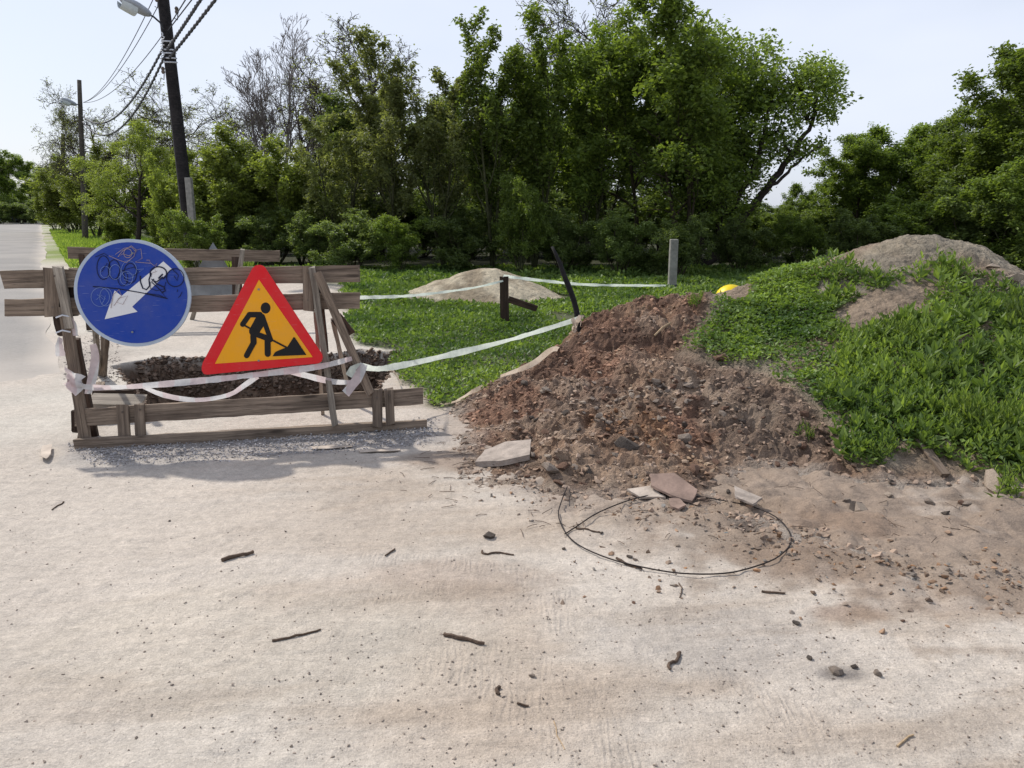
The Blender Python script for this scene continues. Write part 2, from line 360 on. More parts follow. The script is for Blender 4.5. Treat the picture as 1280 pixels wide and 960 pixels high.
# ------------------------------------------------------------------ ground heights
pit_px = [(141, 457), (200, 446), (300, 447), (400, 446), (450, 436), (505, 440), (492, 462), (478, 480), (476, 500), (330, 507), (178, 508), (166, 482)]
PIT = [gp(*p)[:2] for p in pit_px]
soilx = np.array([p[0] for p in [gp(580, 560), gp(700, 640), gp(860, 650), gp(960, 690), gp(1060, 720), gp(1200, 700), gp(1350, 720)]])
soily = np.array([p[1] for p in [gp(580, 560), gp(700, 640), gp(860, 650), gp(960, 690), gp(1060, 720), gp(1200, 700), gp(1350, 720)]])
def ground_h(x, y):
    h = 0.012*(fbm(x, y, 0.7, 3, 3)-0.5)+0.012*(fbm(x, y, 5, 3, 7)-0.5)
    h = h*np.clip(y/3, 0.3, 1)
    h += 0.03*(fbm(x, y, 0.3, 2, 21)-0.5)*sstep(6, 12, y)
    h += 0.022*(fbm(x*0.9+0.35*y, y*3.2-x*0.7, 1.0, 4, 23)-0.5)*sstep(7, 5, y)*sstep(-3.5, -1, x)+0.010*(fbm(x, y, 14, 2, 25, True)-.3)*sstep(7, 4, y)
    fm = sstep(-0.55, 0.1, y-np.interp(x, soilx, soily)+0.5*(fbm(x, y, 2.2, 3, 27)-.5))*sstep(-.6, .2, x)*sstep(8, 6, y)
    h += fm*(0.075*(fbm(x, y, 5, 4, 28, True)-.33)+0.03*(fbm(x, y, 14, 3, 29, True)-.3))
    near = (x > -7) & (x < 7) & (y < 14)
    d = np.full(x.shape, 9.0)
    d[near] = sdist(x[near], y[near], PIT)+0.10*(fbm(x[near], y[near], 5, 5, 5)-0.5)+0.03*(fbm(x[near], y[near], 25, 2, 6)-0.5)
    dep = np.clip(-d/0.24, 0, 1)**0.8; rub = 0.16*(fbm(x, y, 5, 4, 31, True)-0.3)*dep
    h = h-1.15*dep+rub+0.22*(fbm(x, y, 9, 4, 33, True)-.35)*sstep(0.02, .12, -d)
    return h, d
# piles: thin plate surface through measured heights
cps = []
def cpt(px, py, Y): p = at(px, py, Y); cps.append((p.x, p.y, p.z))
def cz(px, py, z=-0.04): p = gp(px, py, 0); cps.append((p.x, p.y, z))
for px, py in ((555, 500), (540, 545), (520, 600), (600, 640), (700, 660), (820, 680), (950, 710), (1080, 760), (1250, 790), (1400, 800), (500, 470), (560, 470)): cz(px, py)
for px, py in ((580, 590), (640, 606), (700, 618), (770, 626), (850, 628), (930, 640), (1010, 660), (1100, 690), (1200, 705), (1300, 710)): cz(px, py, 0.0)
for a in ((620, 488, 6.0), (650, 470, 6.3), (690, 440, 6.7), (722, 410, 7.1), (760, 392, 7.4), (800, 382, 7.6), (850, 377, 7.8), (895, 370, 7.95), (940, 352, 7.9), (1000, 336, 7.8),
          (1075, 312, 7.6), (1130, 297, 7.5), (1165, 294, 7.5), (1210, 304, 7.5), (1255, 324, 7.4), (1290, 345, 7.3), (1340, 365, 7.2),
          (600, 545, 5.0), (640, 560, 4.62), (640, 520, 5.3), (700, 560, 4.5), (700, 500, 5.45), (700, 460, 6.1), (780, 560, 4.5), (780, 500, 5.3), (780, 440, 6.3), (870, 570, 4.4), (870, 500, 5.2), (870, 430, 6.35),
          (950, 600, 4.28), (1010, 625, 4.05), (1100, 650, 3.85), (1200, 665, 3.75), (950, 585, 4.4), (950, 520, 4.95), (950, 450, 5.9), (950, 400, 6.8), (1030, 600, 4.2), (1030, 540, 4.65), (1030, 470, 5.4), (1030, 400, 6.4), (1030, 360, 7.1),
          (1110, 620, 4.0), (1110, 550, 4.5), (1110, 500, 4.95), (1110, 450, 5.45), (1110, 400, 6.1), (1110, 350, 6.85), (1200, 625, 4.0), (1200, 550, 4.5), (1200, 500, 4.95), (1200, 450, 5.4), (1200, 400, 6.05), (1200, 350, 6.8),
          (1280, 640, 3.9), (1280, 550, 4.5), (1280, 450, 5.4), (1280, 400, 6.1), (1400, 500, 4.9), (1400, 430, 5.8)): cpt(*a)
for px, Y, z in ((620, 6.9, -.04), (690, 7.7, -.04), (740, 8.3, 0.05), (800, 8.6, .12), (860, 8.7, .2), (900, 8.8, .3), (1000, 8.9, .4), (1130, 8.9, .6), (1250, 8.9, .5), (1350, 8.9, .3),
                 (700, 8.6, -.06), (800, 9.6, -.06), (950, 10.2, -.06), (1130, 10.6, -.06), (1300, 10.6, -.06)):
    X = (px-640)/F*Y; cps.append((X, Y, z))
for x, y, z in ((6.2, 5.5, .25), (6.5, 7, .4), (7.5, 6, -.06), (7.5, 8, -.06), (6.8, 4.5, -.05), (7.6, 10, -.06), (-.9, 7, -.06), (-.9, 5, -.06), (5, 3.1, -.05), (7, 3.2, -.05)): cps.append((x, y, z))
CPS = np.array(cps)
def _phi(r2): return 0.5*r2*np.log(r2+1e-9)
_n = len(CPS); _d2 = ((CPS[:, None, :2]-CPS[None, :, :2])**2).sum(-1)
_A = np.zeros((_n+3, _n+3)); _A[:_n, :_n] = _phi(_d2)+np.eye(_n)*0.02; _A[:_n, _n] = 1; _A[:_n, _n+1:] = CPS[:, :2]; _A[_n:, :_n] = _A[:_n, _n:].T
_W = np.linalg.solve(_A, np.concatenate([CPS[:, 2], np.zeros(3)]))
def pile_smooth(x, y):
    sh = x.shape; x = x.ravel(); y = y.ravel(); r = np.zeros(len(x))
    for i in range(0, len(x), 20000):
        a, b = x[i:i+20000], y[i:i+20000]
        r[i:i+20000] = _phi((a[:, None]-CPS[None, :, 0])**2+(b[:, None]-CPS[None, :, 1])**2) @ _W[:_n] + _W[_n]+_W[_n+1]*a+_W[_n+2]*b
    return r.reshape(sh)
# outline of the overgrown mound, as measured, against the bare soil pile
weed_px = [(838, 446), (868, 412), (885, 385), (890, 340), (1000, 300), (1060, 280), (1700, 250), (1700, 640), (1300, 625), (1240, 606), (1190, 594), (1120, 590), (1060, 574), (1035, 530), (985, 480), (940, 462), (890, 452)]
def pile_h(x, y):
    s = pile_smooth(x, y); px, py = proj(x, y, s)
    inw = sdist(px, py, weed_px); wm = sstep(12, -12, inw)
    m = sstep(-0.04, 0.10, s)
    clod = fbm(x, y, 3.2, 5, 41, True)
    clod2 = fbm(x+3, y, 9, 4, 47, True)
    amp = (1-0.62*wm)
    clod3 = fbm(x-5, y, 16, 3, 57, True)
    h = s+m*amp*(0.19*(clod-0.36)+0.095*(clod2-0.4)+0.04*(clod3-.4))+0.012*(fbm(x, y, 30, 2, 51)-0.5)*m
    return h, s, wm, px, py
# sand pile
sx0, sy0 = at(612, 350, 13.7)[:2]
def sand_h(x, y):
    dx = (x-sx0); dy = (y-sy0)
    a = np.where(dx > 0, 1.35, 1.55); r = np.sqrt((dx/a)**2+(dy/1.25)**2)
    h = 0.50*np.clip(1.15*(1-r), -0.12, 1)*np.where(r < 1, np.clip(1.2-.15*(1-r), 0, 2), 1)
    h = np.where(1-r < 0, -0.06, h)
    h = h+0.09*np.exp(-((dx+1.2)**2/0.5+(dy+.2)**2/0.4))
    h += (0.10*(fbm(x, y, 2.2, 4, 61, True)-0.35)+0.03*(fbm(x, y, 8, 3, 66)-0.5))*sstep(0, .12, h)
    return h
def surf_h(x, y):
    g, d = ground_h(x, y); p = np.full(x.shape, -1.0); m = (x > -1) & (x < 7.8) & (y > 3) & (y < 10.8)
    if m.any(): p[m] = pile_h(x[m], y[m])[0]
    return np.maximum(g, np.maximum(p, -1.0))
def ptop(px, py, Y0=3.2, Y1=11.0):
    """first hit of the view ray with ground or piles"""
    r = ray(px, py); Ys = np.linspace(2.0, Y1, 900); X = r.x/r.y*Ys; Z = CH+r.z/r.y*Ys
    h = surf_h(X, Ys); k = np.where(Z <= h)[0]; k = k[0] if len(k) else 899
    return Vector((X[k], Ys[k], h[k]))
# ------------------------------------------------------------------ ground sheet
def spaced(lo, hi, step, far_lo, far_hi, g=1.16):
    a = list(np.arange(lo, hi, step)); s = step; v = a[-1]
    while v < far_hi: s *= g; v += s; a.append(v)
    s = step; v = lo; b = []
    while v > far_lo: s *= g; v -= s; b.append(v)
    return np.array(b[::-1]+a)
gx = spaced(-4.6, 3.2, 0.022, -700, 700); gy = spaced(1.6, 8.4, 0.022, -60, 900)
X, Y = np.meshgrid(gx, gy); Hh, D = ground_h(X, Y)
PX, PY = proj(X, Y, 0*X)
sand = lin(184, 174, 163); pale = lin(190, 184, 174); warm = lin(171, 156, 141); soil = lin(128, 108, 93); red = lin(122, 96, 78); grs = lin(62, 70, 38)
def mixc(c, d, m): return c*(1-m[..., None])+d*m[..., None]
grass_px = [(425, 354), (438, 400), (444, 432), (503, 436), (484, 462), (500, 474), (530, 492), (560, 506), (600, 500), (640, 480), (700, 440), (1500, 420), (1500, 330), (425, 330)]
GR = [gp(*p)[:2] for p in grass_px[:12]]+[(14, 14), (16, 21), (8, 26), (-12, 26), (-7.5, 19.5)]
def grass_mask(x, y):
    d = sdist(x, y, GR)+0.35*(fbm(x, y, 1.5, 3, 71)-0.5)+0.12*(fbm(x, y, 7, 2, 72)-.5)
    return sstep(0.08, -0.08, d)
col = np.broadcast_to(sand, X.shape+(3,)).copy()
n1 = fbm(X, Y, 0.55, 4, 81); n2 = fbm(X*1.0, Y*2.2, 0.9, 4, 82)
col = mixc(col, pale, sstep(0.4, 0.7, n1)*sstep(1.5, -2.5, X)*0.9)
col = mixc(col, warm, sstep(0.42, 0.68, n2)*sstep(-2.2, 0.2, X)*0.75)
# brown soil washed out around the foot of the pile
edge = np.interp(X, soilx, soily); dd = Y-edge
ms = sstep(-0.35, 0.25, dd+0.8*(fbm(X, Y, 3.2, 5, 83)-0.5))*sstep(-0.9, -0.2, X)*0.5
col = mixc(col, soil, ms*sstep(8, 6, Y))
def blob(px, py, rx, ry, c, a, sd):
    global col
    p = gp(px, py); m = np.exp(-(((X-p.x)/rx)**2+((Y-p.y)/ry)**2)*1.2); m = sstep(0.18, 0.7, m*(0.3+0.75*fbm(X, Y, 4, 5, sd)+0.6*fbm(X, Y, 17, 3, sd+40)))*a
    col = mixc(col, c, m)
blob(1068, 768, 0.20, 0.09, red, 0.6, 90); blob(1010, 700, 0.4, 0.28, soil, 0.55, 91); blob(1050, 655, 0.35, 0.2, red, 0.55, 92)
blob(1050, 843, 0.10, 0.05, lin(110, 104, 100), 0.8, 93); blob(930, 690, 0.3, 0.12, lin(150, 132, 117), 0.6, 94)
blob(570, 720, 0.5, 0.2, lin(165, 148, 134), 0.6, 95); blob(900, 800, 0.5, 0.3, lin(158, 150, 143), 0.5, 96); blob(1200, 745, 0.5, 0.25, lin(145, 128, 114), 0.6, 97)
blob(590, 575, 0.5, 0.25, lin(135, 115, 99), 0.7, 98); blob(500, 745, .7, .2, lin(168, 152, 138), 0.5, 99); blob(320, 800, 1.0, 0.5, lin(180, 170, 156), 0.5, 100)
blob(170, 575, .6, .22, lin(158, 153, 148), .7, 101)
# grey crushed stone dust beside the barrier
bd = sdist(X, Y, [gp(100, 572)[:2], gp(330, 566)[:2], gp(545, 552)[:2], gp(540, 530)[:2], gp(300, 545)[:2], gp(90, 556)[:2]])
col = mixc(col, lin(150, 144, 140), sstep(0.16, -0.06, bd+0.3*(fbm(X, Y, 4, 4, 103)-.5))*0.9)
# rough broken asphalt left of the pit
col = mixc(col, lin(150, 142, 134), sstep(0.3, -0.1, sdist(X, Y, [gp(100, 470)[:2], gp(150, 448)[:2], gp(140, 425)[:2], gp(92, 440)[:2]])+.5*(fbm(X, Y, 5, 4, 104)-.5))*.6)
stq = fbm(X*0.9+0.4*Y, Y*5.5-X*0.8, 1.2, 4, 180); col = mixc(col, lin(150, 134, 118), sstep(0.52, 0.75, stq)*0.40*sstep(-2.5, -0.5, X))
sp2 = fbm(X, Y, 1.7, 5, 181)+0.35*(fbm(X, Y, 12, 3, 182)-.5)+0.5*sstep(-1.6, 0.3, dd)*sstep(0.2, 1.4, X)-0.35
col = mixc(col, lin(124, 106, 90), sstep(0.5, 0.66, sp2)*0.6*sstep(0.0, 1.0, X)*sstep(-1.9, -.6, dd)*sstep(8, 6, Y))
fine = fbm(X, Y, 20, 3, 183); col = col*(0.90+0.2*fine)[..., None]
gm = grass_mask(X, Y); col = mixc(col, grs, gm*0.92)
back = sstep(19, 23, Y+0.15*X); 
road_edge = -4.8-0.6*(Y-8)
dr = X-road_edge
forest = sstep(20, 24, Y+0.0*X)*sstep(1.0, 4.0, dr); col = mixc(col, lin(52, 54, 32), forest)
vg = sstep(-0.9, -0.1, dr+0.6*(fbm(X, Y, 0.8, 3, 105)-.5))*sstep(22, 28, Y)*(1-sstep(4.0, 7, dr)); col = mixc(col, lin(112, 128, 52), vg)
lf = sstep(-8.2, -9.2, dr)*sstep(20, 30, Y); col = mixc(col, lin(92, 104, 48), lf)
farg = sstep(106, 112, Y); col = mixc(col, lin(70, 80, 44), farg)
# pit walls
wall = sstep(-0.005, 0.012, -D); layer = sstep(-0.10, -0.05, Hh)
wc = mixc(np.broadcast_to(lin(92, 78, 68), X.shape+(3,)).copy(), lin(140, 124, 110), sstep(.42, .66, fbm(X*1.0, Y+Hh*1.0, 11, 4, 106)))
wc = wc*(1-np.sqrt(1)*0.5*sstep(-1.9, -1.5, X))[..., None]*np.array([1.06, 1.0, .93])  # right end of the walls darkened: shade of the recess put into the colour
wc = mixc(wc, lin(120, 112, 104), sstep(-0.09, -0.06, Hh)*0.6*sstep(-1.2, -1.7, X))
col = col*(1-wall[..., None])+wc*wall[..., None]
trkm = np.zeros(X.shape)
for P_, w_ in (([(380, 760), (520, 735), (660, 745), (760, 790)], .10), ([(430, 700), (540, 700), (640, 715), (700, 740)], .09), ([(420, 800), (560, 830), (650, 880), (690, 960)], .10), ([(520, 790), (640, 820), (740, 880), (780, 960)], .10), ([(700, 780), (860, 830), (1000, 900), (1100, 960)], .09)):
    Q_ = [gp(*p)[:2] for p in P_]
    for i in range(len(Q_)-1):
        ax, ay = Q_[i]; bx, by = Q_[i+1]; ex, ey = bx-ax, by-ay; t_ = np.clip(((X-ax)*ex+(Y-ay)*ey)/(ex*ex+ey*ey), 0, 1)
        trkm = np.maximum(trkm, sstep(w_, w_*.5, np.hypot(X-ax-t_*ex, Y-ay-t_*ey)))
col = mixc(col, col*0.93, trkm*sstep(.35, .6, fbm(X, Y, 3, 3, 190))); col = np.concatenate([col, (1-trkm)[..., None]], -1)
ny, nx = X.shape; idx = np.arange(nx*ny).reshape(ny, nx)
Fq = np.stack([idx[:-1, :-1], idx[:-1, 1:], idx[1:, 1:], idx[1:, :-1]], -1).reshape(-1, 4)
me = npmesh('ground', np.stack([X, Y, Hh], -1).reshape(-1, 3), Fq, M['ground'], col.reshape(-1, 4), True)
link(bpy.data.objects.new('ground', me), kind='structure')
# ------------------------------------------------------------------ road
def mat_road():
    t = NT('dusty asphalt'); c = t.mix(t.map(t.noise(0.35, 5, 0.6), 0.3, 0.7, 0, 1), srgb(126, 123, 120), srgb(150, 145, 140))
    c = t.mix(1.0, c, grey(t, t.map(t.noise(30, 5, 0.7), 0.3, 0.7, 0.85, 1.12)), 'MULTIPLY')
    # dust at its worn edges, fading to the same sand as the ground
    c = t.mix(t.attr('Col'), c, tuple(sand)+(1,))
    t.col(c); t.rough(0.9); t.bump(t.noise(60, 5, 0.7), 0.4, 0.006); return t.m
ry = np.concatenate([np.arange(6.0, 24, 0.25), np.arange(24, 116, 1.0)]); rt = np.linspace(0, 1, 41); RY, RT = np.meshgrid(ry, rt, indexing='ij')
re = -4.8-0.6*(RY-8); RX = re-7.6+RT*7.6+0.3*(fbm(RY, RT*0, 0.5, 2, 111)-0.5)*(RT > .98)
rz = 0.034+0*RX; rz = np.where(RY < 7.5, -0.02+0.054*sstep(6, 7.5, RY), rz); rz = rz-0.03*sstep(.9, 1, RT)-0.03*sstep(.1, 0, RT)
dm = np.maximum(sstep(0.93, 1.03, RT+0.10*(fbm(RX, RY, 0.8, 3, 112)-.5)), sstep(9.2, 6.2, RY+2.5*RT-1.5+3*(fbm(RX, RY, 0.7, 4, 113)-.5)))
i2 = np.arange(RX.size).reshape(RX.shape); f2 = np.stack([i2[:-1, :-1], i2[:-1, 1:], i2[1:, 1:], i2[1:, :-1]], -1).reshape(-1, 4)
me = npmesh('road', np.stack([RX, RY, rz], -1).reshape(-1, 3), f2, mat_road(), np.repeat(dm.reshape(-1, 1), 3, 1), True)
link(bpy.data.objects.new('road', me), kind='structure')
# ------------------------------------------------------------------ soil pile and overgrown mound
xs = np.concatenate([np.arange(-0.9, 5.0, 0.021), np.arange(5.0, 7.8, 0.05)]); ys = np.concatenate([np.arange(3.2, 7.9, 0.021), np.arange(7.9, 10.8, 0.05)])
X, Y = np.meshgrid(xs, ys); Hp, Sm, Wm, PXp, PYp = pile_h(X, Y)
brown = lin(166, 134, 110); dkred = lin(134, 100, 82); greyc = lin(142, 126, 112); orange = lin(150, 112, 84); tan = lin(172, 156, 141)
pc = np.broadcast_to(brown, X.shape+(3,)).copy()
def pm(P, soft, sd, amp=40): return sstep(soft, -soft, sdist(PXp, PYp, P)+amp*(fbm(X, Y, 4, 4, sd)-0.5)*2)
pc = mixc(pc, dkred, pm([(540, 500), (700, 400), (800, 370), (905, 372), (880, 420), (760, 470), (680, 540), (600, 550)], 14, 121)*0.75)
pc = mixc(pc, greyc, pm([(640, 540), (740, 470), (840, 450), (1000, 480), (1050, 560), (900, 600), (860, 530), (740, 540)], 20, 122)*0.5)
pc = mixc(pc, orange, pm([(735, 520), (800, 505), (850, 520), (830, 560), (760, 545)], 14, 123, 25)*0.8)
pc = mixc(pc, dkred, pm([(830, 500), (880, 490), (890, 560), (840, 560)], 12, 124, 30)*0.8)
pc = mixc(pc, tan, pm([(1000, 600), (1280, 620), (1280, 720), (900, 700), (880, 640)], 20, 125)*0.55)
pc = mixc(pc, lin(120, 104, 92), pm([(880, 440), (1000, 480), (1060, 580), (1290, 620), (1290, 660), (1000, 640), (900, 560)], 20, 126)*0.6)
pc = mixc(pc, lin(190, 174, 148), pm([(1060, 330), (1120, 285), (1300, 260), (1300, 345), (1200, 322), (1120, 326)], 8, 127, 8)*0.9)
pc = mixc(pc, lin(156, 146, 130), Wm*(.6+.35*sstep(.4, .6, fbm(X, Y, 2, 3, 128))))
pc = mixc(pc, tuple(sand), sstep(0.045, -0.01, Sm+0.05*(fbm(X, Y, 6, 3, 129)-.5))*0.75)
pc = mixc(pc, lin(178, 158, 138), sstep(.52, .68, fbm(X, Y, 2.4, 4, 131))*.5*(1-Wm)); pc = mixc(pc, lin(92, 72, 60), sstep(.54, .68, fbm(X, Y, 2.9, 4, 132))*.6*(1-Wm)); tone = fbm(X, Y, 6, 5, 130); pc = pc*(0.78+0.5*tone)[..., None]
ny, nx = X.shape; idx = np.arange(nx*ny).reshape(ny, nx)
Fq = np.stack([idx[:-1, :-1], idx[:-1, 1:], idx[1:, 1:], idx[1:, :-1]], -1).reshape(-1, 4)
vis = Hp.ravel() > -0.03; keep = vis[Fq].any(1); isw = (Wm.ravel() > 0.5)[Fq].all(1)
def submesh(name, mask):
    f = Fq[mask]; u, inv = np.unique(f, return_inverse=True)
    V = np.stack([X, Y, Hp], -1).reshape(-1, 3)[u]
    return npmesh(name, V, inv.reshape(f.shape), M['pile'], pc.reshape(-1, 3)[u], False), V
base1 = gp(800, 600); base2 = gp(1150, 640)
me, _ = submesh('soil', keep & ~isw)
PILE = empty('soil_pile', (0, 0, 0), 'bare heap of reddish brown and grey dug soil with stones right of the barrier', 'dirt pile'); link(bpy.data.objects.new('soil', me), PILE)
me, _ = submesh('soil', keep & isw)
MOUND = empty('overgrown_mound', (0, 0, 0), 'tall earth mound with dusty bare crest, overgrown with green weeds', 'mound'); link(bpy.data.objects.new('soil', me), MOUND)
PG = (X, Y, Hp, Sm, Wm, PXp, PYp)
# stones lying in the soil pile
k = 0; r = random.Random(8)
STC = [M['rock'], M['rockdark'], plain('reddish clod', srgb(128, 100, 84), 0.95, 0.45, 16, 0.9, bs=70), plain('pale stone', srgb(172, 156, 140), 0.9, 0.35, 16, 0.8, bs=70), plain('orange clod', srgb(158, 118, 88), .95, .4, 16, .9, bs=70)]
rock_by_mat = [[m.copy() for m in ROCKS] for _ in STC]
for L_, m in zip(rock_by_mat, STC):
    for me in L_: me.materials.clear(); me.materials.append(m)
def put_rock(name, px, py, s, parent=None, mi=0, sink=0.25, **kw):
    p = ptop(px, py); o = bpy.data.objects.new(name, rock_by_mat[mi][r.randrange(9)]); o.location = (p.x, p.y, p.z+s*(0.35-sink)); o.rotation_euler = (r.uniform(-.5, .5), r.uniform(-.5, .5), r.uniform(0, 6.3))
    o.scale = (s, s*r.uniform(.8, 1.1), s*r.uniform(.8, 1.2)); return link(o, parent, **kw)
def rnd_in(P, n):
    o = []
    xs_ = [p[0] for p in P]; ys_ = [p[1] for p in P]
    while len(o) < n:
        a, b = r.uniform(min(xs_), max(xs_)), r.uniform(min(ys_), max(ys_))
        if inpoly(np.array([a]), np.array([b]), P)[0]: o.append((a, b))
    return o
pile_poly = [(600, 560), (640, 490), (720, 430), (780, 400), (880, 390), (850, 440), (960, 470), (1030, 530), (1060, 590), (1200, 610), (1270, 630), (1150, 650), (950, 625), (760, 610), (650, 600)]
for a, b in rnd_in(pile_poly, 110): put_rock('stone', a, b, r.uniform(.018, .042)*(1 if r.random() < .85 else 1.5), PILE, r.choice([0, 0, 1, 2, 2, 3]))
for a, b in rnd_in([(690, 500), (740, 475), (830, 470), (930, 480), (900, 520), (760, 530)], 60): put_rock('stone', a, b, r.uniform(.018, .038), PILE, r.choice([0, 0, 3, 2]), 0.22)
for a, b in rnd_in([(740, 520), (800, 505), (845, 525), (815, 555), (760, 545)], 30): put_rock('stone', a, b, r.uniform(.012, .026), PILE, 4, 0.2)
for a, b, s, mi in ((683, 490, .06, 3), (703, 585, .05, 2), (668, 572, .05, 2), (688, 588, .075, 0), (748, 523, .035, 3), (855, 552, .07, 0), (900, 450, .075, 2), (820, 480, .05, 3), (740, 448, .05, 2), (790, 492, .06, 0), (860, 484, .06, 0), (1242, 610, .12, 3), (1180, 560, .07, 3)):
    put_rock('stone', a, b, s, PILE, mi, .15)
# finer clods as stuff
n = 24000; ii = rs.randint(0, X.size, n*3); ii = ii[(Sm.ravel()[ii] > -0.015) & (Wm.ravel()[ii] < 0.6) & (rs.rand(n*3) < 0.9)][:n]
pos = np.stack([X.ravel()[ii], Y.ravel()[ii], Hp.ravel()[ii]+0.002], 1); pos[:, :2] += rs.uniform(-.01, .01, (len(ii), 2))
sz = 0.004+0.034*rs.rand(len(ii))**5; cl = np.minimum(pc.reshape(-1, 3)[ii], lin(150, 130, 114)[None])*(0.75+0.5*rs.rand(len(ii)))[:, None]
rockfield('small_clods', pos, sz, cl, M['gravel'], rs, PILE)
# ------------------------------------------------------------------ sand pile
xs2 = np.arange(sx0-2.3, sx0+2.0, 0.035); ys2 = np.arange(sy0-1.5, sy0+1.5, 0.035); X2, Y2 = np.meshgrid(xs2, ys2); H2 = sand_h(X2, Y2)
c2 = mixc(np.broadcast_to(lin(208, 195, 170), X2.shape+(3,)).copy(), lin(150, 134, 112), sstep(.4, .7, fbm(X2, Y2, 3, 4, 140))*0.8)
i3 = np.arange(X2.size).reshape(X2.shape); f3 = np.stack([i3[:-1, :-1], i3[:-1, 1:], i3[1:, 1:], i3[1:, :-1]], -1).reshape(-1, 4); f3 = f3[(H2.ravel() > -0.05)[f3].any(1)]
me = npmesh('sand_pile', np.stack([X2, Y2, H2], -1).reshape(-1, 3), f3, M['pile'], c2.reshape(-1, 3), False)
link(bpy.data.objects.new('sand_pile', me), label='low pale yellow sand pile on the grass in front of the trees', cat='sand pile')
# ------------------------------------------------------------------ leaves
def leaves(P, size, rs_, up=0.6, aspect=0.55, dirs=None, shade=None, droop=0.0):
    n = len(P); nr = rs_.normal(size=(n, 3)); nr /= np.linalg.norm(nr, axis=1)[:, None]+1e-9; nr[:, 2] = np.abs(nr[:, 2]) ; nr[:, 2] += up; nr /= np.linalg.norm(nr, axis=1)[:, None]
    if dirs is None:
        d = rs_.normal(size=(n, 3)); d[:, 2] -= droop
    else: d = dirs.copy()
    if dirs is None: d -= nr*(d*nr).sum(1)[:, None]
    else:
        nr -= d*((nr*d).sum(1)/((d*d).sum(1)+1e-9))[:, None]; nr /= np.linalg.norm(nr, axis=1)[:, None]+1e-9
    d /= np.linalg.norm(d, axis=1)[:, None]+1e-9
    s = np.cross(nr, d); s *= (size*aspect/2)[:, None]; d = d*size[:, None]
    fold = nr*(size*0.12)[:, None]
    V = np.stack([P, P+d*0.45+s+fold, P+d, P+d*0.45-s+fold], 1).reshape(-1, 3)
    f = np.arange(n*4).reshape(n, 4)
    c = rs_.rand(n) if shade is None else shade
    return V, f, np.repeat(np.clip(c, 0, 1), 4)
# grass / clover cover on the flat
def scatter_flat(n, x0, x1, y0, y1, power):
    u = rs.rand(n); y = y0*(y1/y0)**u if power else y0+(y1-y0)*u
    return rs.uniform(x0, x1, n), y
gxs, gys = scatter_flat(290000, -7, 11, 5.6, 21, True)
px_, py_ = proj(gxs, gys, 0*gxs)
ok = (px_ > -40) & (px_ < 1000) & (rs.rand(len(gxs)) < np.clip(grass_mask(gxs, gys), 0, 1))
gxs, gys = gxs[ok], gys[ok]
dpt = sdist(gxs, gys, PIT); ps = np.full(gxs.shape, -1.0); mm = (gxs > -1) & (gxs < 7.8) & (gys < 10.8); ps[mm] = pile_smooth(gxs[mm], gys[mm])
rr = np.hypot((gxs-sx0)/1.5, (gys-sy0)/1.15); dens = fbm(gxs, gys, 1.3, 3, 150)
ok = (dpt > -0.13) & (ps < 0.05) & (rr > 1.0) & (dens+0.25*rs.rand(len(gxs)) > 0.38); gxs, gys = gxs[ok], gys[ok]; dens = dens[ok]; dpt = dpt[ok]
hh = 0.015+0.26*np.clip(fbm(gxs, gys, 2.2, 4, 151)-.2, 0, 1)**1.3*rs.rand(len(gxs))
hh *= 1.0+0.8*sstep(.55, .75, fbm(gxs, gys, .8, 2, 152))
P = np.stack([gxs, gys, ground_h(gxs, gys)[0]*(dpt > .05)+hh], 1); sz = (0.03+0.035*rs.rand(len(P)))*np.clip(gys/8, 0.9, 1.9)
dr_ = rs.normal(size=(len(P), 3))*0.7; dr_[:, 2] = np.abs(dr_[:, 2])*0.8+0.15
sh = np.clip(2.0*(fbm(gxs, gys, 1.4, 5, 153)-.25)*(.15+rs.rand(len(P))), 0, 1)
V, f, c = leaves(P, sz, rs, 0.8, 0.6, None if False else dr_, sh)
me = npmesh('grass', V, f, M['grass'], np.repeat(c[:, None], 3, 1)); link(bpy.data.objects.new('grass', me), kind='stuff', label='lush low clover and grass on the flat between pit and trees', cat='grass')
# tall verge grass by the road and under the hedge
n = 26000; ty = rs.uniform(20, 62, n); tx = -4.8-0.6*(ty-8)+rs.uniform(0.6, 5.5, n); P = np.stack([tx, ty, 0.02+0.12*rs.rand(n)], 1)
dr_ = rs.normal(size=(n, 3))*.4; dr_[:, 2] = 1
V, f, c = leaves(P, 0.10+0.14*rs.rand(n), rs, 0.2, 0.25, dr_); me = npmesh('verge_grass', V, f, M['weedpale'], np.repeat(c[:, None], 3, 1)); link(bpy.data.objects.new('verge_grass', me), kind='stuff', label='bright verge grass between the road edge and the hedge', cat='grass')
# ground cover on the mound : small leaves left, larger lanceolate leaves right
ii = rs.randint(0, X.size, 400000); x = X.ravel()[ii]+rs.uniform(-.02, .02, len(ii)); y = Y.ravel()[ii]+rs.uniform(-.02, .02, len(ii)); z = Hp.ravel()[ii]; a = PXp.ravel()[ii]; b = PYp.ravel()[ii]
cover = [(842, 440), (878, 405), (893, 382), (893, 345), (1000, 322), (1050, 328), (1078, 342), (1130, 346), (1160, 336), (1176, 308), (1198, 308), (1212, 340), (1250, 350), (1285, 366), (1450, 400), (1700, 430), (1700, 620), (1400, 640), (1285, 608), (1240, 600), (1190, 585), (1120, 560), (1090, 585), (1060, 570), (1045, 530), (1010, 500), (985, 478), (940, 460), (890, 448)]
bare = [(1042, 396), (1075, 375), (1150, 362), (1168, 372), (1130, 402), (1075, 414)]
de = sdist(a, b, cover)+24*(fbm(x, y, 3, 3, 160)-.5); db = sdist(a, b, bare)
nn = 0.55*fbm(x, y, 1.6, 4, 161)+0.45*fbm(x, y, 5.5, 3, 167)
